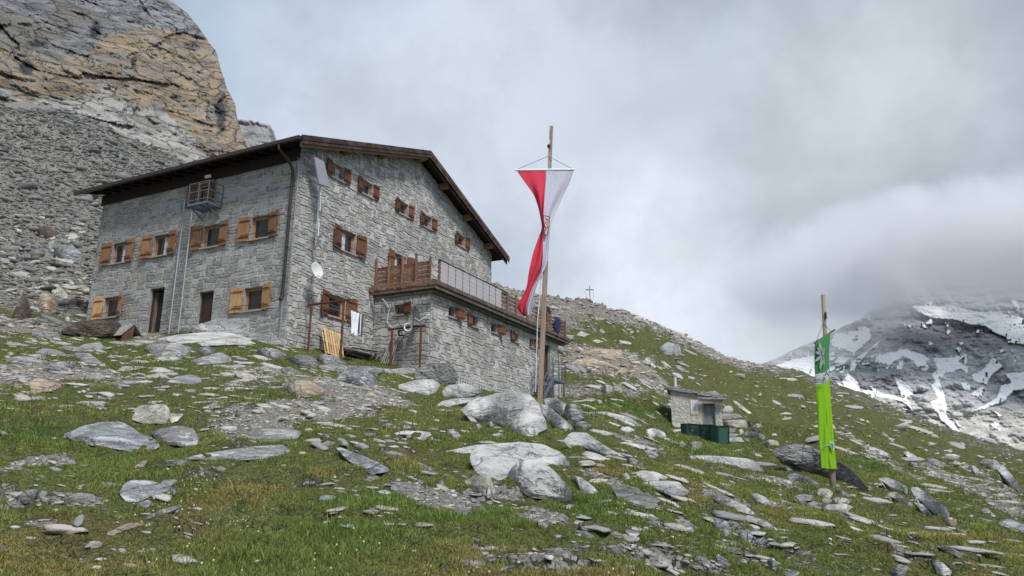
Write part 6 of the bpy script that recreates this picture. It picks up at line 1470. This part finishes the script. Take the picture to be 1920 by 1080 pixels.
# ------------------------------------------------------------------ gravel, scree and grass (uncountable cover)
def ico(sub=0):
    t = (1+5**.5)/2; V = np.array([(-1, t, 0), (1, t, 0), (-1, -t, 0), (1, -t, 0), (0, -1, t), (0, 1, t), (0, -1, -t), (0, 1, -t), (t, 0, -1), (t, 0, 1), (-t, 0, -1), (-t, 0, 1)], float); V /= np.linalg.norm(V[0])
    F = np.array([(0, 11, 5), (0, 5, 1), (0, 1, 7), (0, 7, 10), (0, 10, 11), (1, 5, 9), (5, 11, 4), (11, 10, 2), (10, 7, 6), (7, 1, 8), (3, 9, 4), (3, 4, 2), (3, 2, 6), (3, 6, 8), (3, 8, 9), (4, 9, 5), (2, 4, 11), (6, 2, 10), (8, 6, 7), (9, 8, 1)])
    return V, F
IV, IF = ico()
def scatter_stones(name, X, Y, S, tone, mat, flat=.45, sink=.25):
    n = len(X); Z = ground_z(X, Y); r1 = rng.uniform(0, 6.283, n); jit = rng.uniform(.62, 1.25, (n, 12)); sx = rng.uniform(.7, 1.5, n); sz = rng.uniform(.5, 1.2, n)*flat
    V = IV[None]*jit[:, :, None]*S[:, None, None]; V[:, :, 0] *= sx[:, None]; V[:, :, 2] *= sz[:, None]
    tl = rng.uniform(-.5, .5, n); c, s_ = np.cos(tl)[:, None], np.sin(tl)[:, None]; x, z = V[:, :, 0]*c-V[:, :, 2]*s_, V[:, :, 0]*s_+V[:, :, 2]*c; V[:, :, 0], V[:, :, 2] = x, z
    c, s_ = np.cos(r1)[:, None], np.sin(r1)[:, None]; x, y = V[:, :, 0]*c-V[:, :, 1]*s_, V[:, :, 0]*s_+V[:, :, 1]*c; V[:, :, 0], V[:, :, 1] = x, y
    V += np.stack([X, Y, Z+S*sz*(1-2*sink)*.5], -1)[:, None]; F = (IF[None]+12*np.arange(n)[:, None, None]).reshape(-1, 3)
    me = mesh_np(name, V.reshape(-1, 3), F, mat, False, None, {'tint': np.repeat(tone, 20)}); return tag(link(name, me), kind='stuff')
gv, k = new_mat('loose_gravel_stone'); tn = k.n('ShaderNodeAttribute', dict(attribute_name='tint')).outputs['Fac']; pos = k.n('ShaderNodeNewGeometry').outputs['Position']; fr = k.math('FRACT', k.math('MULTIPLY', tn, 13.7))
col = k.mix(tn, (.20, .20, .195), (.52, .515, .49)); col = k.mix(k.math('MULTIPLY', k.ramp(fr, .3, .8), .7), col, (.54, .48, .39)); nzz = k.noise(pos, 22, 5, .7)
col = k.mix(k.math('MULTIPLY', k.ramp(nzz, .45, .65), .45), col, (.10, .10, .10)); finish(k, col, .9, nzz, .02, .8, 0, .15)
scv, k = new_mat('scree_stone'); tn = k.n('ShaderNodeAttribute', dict(attribute_name='tint')).outputs['Fac']; pos = k.n('ShaderNodeNewGeometry').outputs['Position']
bgn = k.noise(pos, .06, 4, .6); cs = k.mix(tn, (.135, .14, .135), (.27, .275, .265)); cs = k.mix(k.math('MULTIPLY', k.ramp(bgn, .46, .6), .5), cs, (.19, .175, .14)); finish(k, cs, .95, k.noise(pos, 6, 4), .05, .6, 0, .1)
def sample(n, dmin, dmax, azr=(-.66, .66), power=1.):
    a = rng.uniform(azr[0], azr[1], n); u = rng.random(n); d = (dmin**power+(dmax**power-dmin**power)*u)**(1/power); return np.sin(a)*d, np.cos(a)*d
def cov(X, Y):
    P = np.stack([X, Y, ground_z(X, Y)], -1); px, py = project(P); d = np.hypot(X, Y); return (*cover(P, px, py, d), P, px, py, d)
def outside(X, Y):
    a_, b_ = project(np.stack([X, Y, ground_z(X, Y)], -1)); ok = ~OCC[np.clip(b_, 0, 1079).astype(int), np.clip(a_, 0, 1919).astype(int)] | (b_ > 1079) | (a_ < 0) | (a_ > 1919)
    return ok & outside0(X, Y)
def outside0(X, Y):
    rel_ = np.stack([X, Y, X*0], -1)-C0*np.array([1, 1, 0]); uu = rel_@UH; vv = rel_@VH
    return ~(((uu > -.1) & (uu < 17.1) & (vv > -.1) & (vv < 12.5)) | ((uu > 5.3) & (uu < 20) & (vv > -3.2) & (vv < .5)))
# near and middle gravel
X, Y = sample(150000, 3.6, 60, power=.75); g_, t_, l_, P_, px, py, d_ = cov(X, Y); grit = fbm(np.stack([X, Y, X*0], -1)*2.2, 3, 77)
keep = ((g_+.45*grit < .26) | (rng.random(len(X)) < .02)) & outside(X, Y) & (d_ < 60); X, Y, d_ = X[keep], Y[keep], d_[keep]
S = (.005+.0009*d_)*np.exp(rng.normal(0, .6, len(X))); scatter_stones('loose_gravel', X, Y, np.clip(S, .006, .22), rng.random(len(X)), gv)
# scree slope and rocky skyline
X, Y = sample(90000, 38, 140, (-.66, -.12), .8); g_, t_, l_, P_, px, py, d_ = cov(X, Y); keep = (g_ < .35) & outside(X, Y) & (px < 720); X, Y, d_ = X[keep], Y[keep], d_[keep]
scatter_stones('scree_stones', X, Y, np.clip((.02+.0008*d_)*np.exp(rng.normal(0, .7, len(X))), .03, 1.0), .15+rng.random(len(X))**2*.6, scv, .5)
X, Y = sample(26000, 55, 125, (-.03, .68), .9); g_, t_, l_, P_, px, py, d_ = cov(X, Y); keep = ((g_ < .42) | (rng.random(len(X)) < .05)) & outside(X, Y); X, Y, d_ = X[keep], Y[keep], d_[keep]
scatter_stones('hillside_rubble', X, Y, np.clip((.02+.0011*d_)*np.exp(rng.normal(0, .6, len(X))), .04, .8), rng.random(len(X))*.9+.1, gv, .5)
# small embedded slabs, too many to count
def ico2():
    V, F = IV, IF; V = list(map(tuple, V)); cache = {}; out = []
    def mid(a, b):
        kx = (min(a, b), max(a, b))
        if kx not in cache:
            p = (np.array(V[a])+np.array(V[b]))/2; p /= np.linalg.norm(p); V.append(tuple(p)); cache[kx] = len(V)-1
        return cache[kx]
    for a, b, c in F:
        ab, bc, ca = mid(a, b), mid(b, c), mid(c, a); out += [(a, ab, ca), (b, bc, ab), (c, ca, bc), (ab, bc, ca)]
    return np.array(V), np.array(out)
JV, JF = ico2()
def scatter_slabs(name, X, Y, S, mat, axr=(.9, 1.7), czr=(.08, .24), pw=.75, ths=.38, lift=.04):
    n = len(X); Z = ground_z(X, Y); e = .25; gx = (ground_z(X+e, Y)-ground_z(X-e, Y))/(2*e); gy = (ground_z(X, Y+e)-ground_z(X, Y-e))/(2*e)
    nrm = np.stack([-gx, -gy, np.ones(n)], -1); nrm /= np.linalg.norm(nrm, axis=1, keepdims=True); th = rng.normal(.32, ths, n); t1 = np.stack([np.cos(th), -np.sin(th), np.zeros(n)], -1); t1 -= nrm*(t1*nrm).sum(1, keepdims=True); t1 /= np.linalg.norm(t1, axis=1, keepdims=True); t2 = np.cross(nrm, t1)
    sh = np.sign(JV)*np.abs(JV)**pw; v = sh[None]*(1+.42*vn(np.repeat(JV[None], n, 0).reshape(-1, 3)*1.7+np.repeat(np.arange(n)*7.3, len(JV))[:, None], 7).reshape(n, -1)[:, :, None]+.10*vn(np.repeat(JV[None], n, 0).reshape(-1, 3)*4.+np.repeat(np.arange(n)*3.3, len(JV))[:, None], 8).reshape(n, -1)[:, :, None])
    ax_ = rng.uniform(*axr, n)[:, None]; by = rng.uniform(.5, .9, n)[:, None]; cz_ = rng.uniform(*czr, n)[:, None]
    V = np.stack([X, Y, Z], -1)[:, None]+t1[:, None]*(v[:, :, 0]*ax_*S[:, None])[:, :, None]+t2[:, None]*(v[:, :, 1]*by*S[:, None])[:, :, None]+nrm[:, None]*((v[:, :, 2]*cz_+lift)*S[:, None])[:, :, None]
    F = (JF[None]+len(JV)*np.arange(n)[:, None, None]).reshape(-1, 3); me = mesh_np(name, V.reshape(-1, 3), F, mat, False, None, {'tint': np.repeat(rng.random(n), len(JF))}); return tag(link(name, me), kind='stuff')
slb, k = new_mat('small_slab_stone'); tn = k.n('ShaderNodeAttribute', dict(attribute_name='tint')).outputs['Fac']; pos = k.n('ShaderNodeNewGeometry').outputs['Position']; fr = k.math('FRACT', k.math('MULTIPLY', tn, 13.7))
cs = k.mix(tn, (.24, .245, .25), (.50, .50, .485)); cs = k.mix(k.math('MULTIPLY', k.ramp(fr, .6, .9), .6), cs, (.47, .42, .34)); n1_ = k.noise(k.n('ShaderNodeMapping', None, Vector=pos, Rotation=(.25, .1, 0), Scale=(1, 1, 5)).outputs[0], 4., 7, .7, .5); n2_ = k.noise(pos, 34, 4, .7)
cs = k.mix(k.math('MULTIPLY', k.ramp(n1_, .40, .5, 1., 0.), .55), cs, (.11, .11, .11)); cs = k.mix(k.math('MULTIPLY', k.ramp(n2_, .5, .66), .35), cs, (.13, .13, .12)); finish(k, cs, .9, k.math('ADD', n1_, k.math('MULTIPLY', n2_, .4)), .035, .9, 0, .15)
def zone_xy(lst):
    xs_, ys_ = [], []
    rg_ = random.Random(5)
    for (xa, xb, ya, yb, n_) in lst:
        for _ in range(n_):
            p = hit(rg_.uniform(xa, xb), rg_.uniform(ya, yb)); d_ = math.hypot(p[0], p[1])
            if d_ < 112: xs_.append(p[0]); ys_.append(p[1])
    return np.array(xs_), np.array(ys_)
X, Y = zone_xy([(0, 620, 625, 770, 420), (380, 780, 690, 840, 240), (600, 1000, 880, 1000, 120), (1100, 1620, 840, 1079, 130), (1600, 1919, 830, 1079, 70), (1000, 1500, 1000, 1079, 50), (0, 400, 860, 1060, 60), (1070, 1300, 690, 780, 90), (700, 1250, 790, 900, 70), (1300, 1900, 700, 860, 90), (1050, 1300, 600, 700, 60), (0, 160, 400, 640, 160)])
ok = outside(X, Y); X, Y = X[ok], Y[ok]; d_ = np.hypot(X, Y); scatter_slabs('embedded_slabs', X, Y, np.clip((.008+.0026*d_)*np.exp(rng.normal(0, .6, len(X)))*np.where(rng.random(len(X)) < .12, 2.2, 1), .012, .03+.009*d_), slb)
X, Y = zone_xy([(600, 1100, 740, 860, 12), (1080, 1640, 850, 1000, 44), (1620, 1900, 860, 1040, 18), (120, 620, 640, 720, 34), (0, 300, 640, 760, 18), (1100, 1300, 760, 840, 12), (1400, 1900, 740, 850, 8)])
ok = outside(X, Y); X, Y = X[ok], Y[ok]; d_ = np.hypot(X, Y); scatter_slabs('bedrock_ledges', X, Y, (.02+.0095*d_)*rng.uniform(.55, 1.3, len(X)), slb, (1.1, 2.0), (.15, .26), 1., .12, -.06)
# grass blades
gs, k = new_mat('grass_blades'); ca = k.n('ShaderNodeAttribute', dict(attribute_name='blade')).outputs['Color']
d1 = k.n('ShaderNodeBsdfDiffuse', None, Color=ca, Roughness=.6); t1 = k.n('ShaderNodeBsdfTranslucent', None, Color=ca)
k.n('ShaderNodeOutputMaterial', None, Surface=k.n('ShaderNodeMixShader', None, Fac=.3, i1=d1, i2=t1))
def grass(name, n, dmin, dmax, hgt, wid, power):
    X, Y = sample(n, dmin, dmax, power=power); g_, t_, l_, P_, px, py, d_ = cov(X, Y); Q = np.stack([X, Y, X*0], -1)
    cl = fbm(Q*1.5, 3, 131); cl2 = fbm(Q*5., 2, 133); pk = fbm(Q*1.7, 3, 43); keep = (pk < .34) & (g_+.4*cl2+.35*cl > .54) & outside(X, Y) & (rng.random(n) < np.clip(.75+.8*cl+.6*cl2, .1, 1))
    X, Y, g_, l_, cl, cl2, d_, Q = (a[keep] for a in (X, Y, g_, l_, cl, cl2, d_, Q)); n = len(X); Z = ground_z(X, Y)-.01
    if name == 'grass_tufts':
        kk_ = (l_+.8*cl > .72); X, Y, g_, l_, cl, cl2, d_, Q, Z = (a[kk_] for a in (X, Y, g_, l_, cl, cl2, d_, Q, Z)); n = len(X)
    h = hgt*(.55+.5*l_+.5*np.maximum(cl, -.6))*np.exp(rng.normal(0, .32, n))*(1+.02*(d_-dmin)); w = wid*(.6+.8*rng.random(n))*(d_/dmin)**.8
    a = rng.uniform(0, 6.283, n); lean = rng.uniform(.15, .85, n)*h; dx, dy = np.cos(a), np.sin(a); b = rng.uniform(0, 6.283, n); wx, wy = np.cos(b)*w, np.sin(b)*w
    B = np.stack([X, Y, Z], -1); W_ = np.stack([wx, wy, w*0], -1); Mi = B+np.stack([dx*lean*.35, dy*lean*.35, h*.6], -1); T = B+np.stack([dx*lean, dy*lean, h*.95], -1)
    V = np.stack([B-W_, B+W_, Mi+W_*.6, T, Mi-W_*.6], 1).reshape(-1, 3); o5 = 5*np.arange(n)[:, None]
    F = np.vstack([np.hstack([o5, o5+1, o5+2]), np.hstack([o5, o5+2, o5+4]), np.hstack([o5+4, o5+2, o5+3])])
    br = fbm(Q*.35, 3, 141); m1 = sstep(br+.35*cl2, .05, .5); dry = sstep(fbm(Q*.8, 3, 143)+.3*rng.normal(0, .5, n), .12, .6)
    c0 = np.array([.118, .140, .042]); c1 = np.array([.085, .140, .036]); c2 = np.array([.22, .235, .068]); c3 = np.array([.235, .165, .075])
    lu = np.clip(l_*1.2-.25, 0, 1)[:, None]; col = c0*(1-lu*.7)+c1*lu*.7; col = col*(1-m1[:, None]*.55)+c2*m1[:, None]*.55; col = col*(1-dry[:, None]*.6)+c3*dry[:, None]*.6
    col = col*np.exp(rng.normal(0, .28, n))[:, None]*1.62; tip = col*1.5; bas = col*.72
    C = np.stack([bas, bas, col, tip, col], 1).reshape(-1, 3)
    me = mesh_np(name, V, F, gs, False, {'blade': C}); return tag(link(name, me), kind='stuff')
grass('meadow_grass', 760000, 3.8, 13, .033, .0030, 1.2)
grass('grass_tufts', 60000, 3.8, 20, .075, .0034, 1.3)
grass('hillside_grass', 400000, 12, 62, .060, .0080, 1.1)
# tiny pale flower heads in the near meadow
X, Y = sample(900, 4.2, 11, (-.45, .25), 1.4); g_, t_, l_, P_, px, py, d_ = cov(X, Y); keep = (g_ > .75) & (fbm(np.stack([X, Y, X*0], -1)*.7, 2, 151) > .12); X, Y = X[keep], Y[keep]; n = len(X); Z = ground_z(X, Y)+rng.uniform(.06, .12, n)
V = IV[None]*np.array([1, 1, 1.5])*rng.uniform(.004, .008, (n, 1, 1))+np.stack([X, Y, Z], -1)[:, None]; F = (IF[None]+12*np.arange(n)[:, None, None]).reshape(-1, 3)
tag(link('wild_flowers', mesh_np('wild_flowers', V.reshape(-1, 3), F, simple('pale_flower', (.48, .46, .30), .9))), kind='stuff')
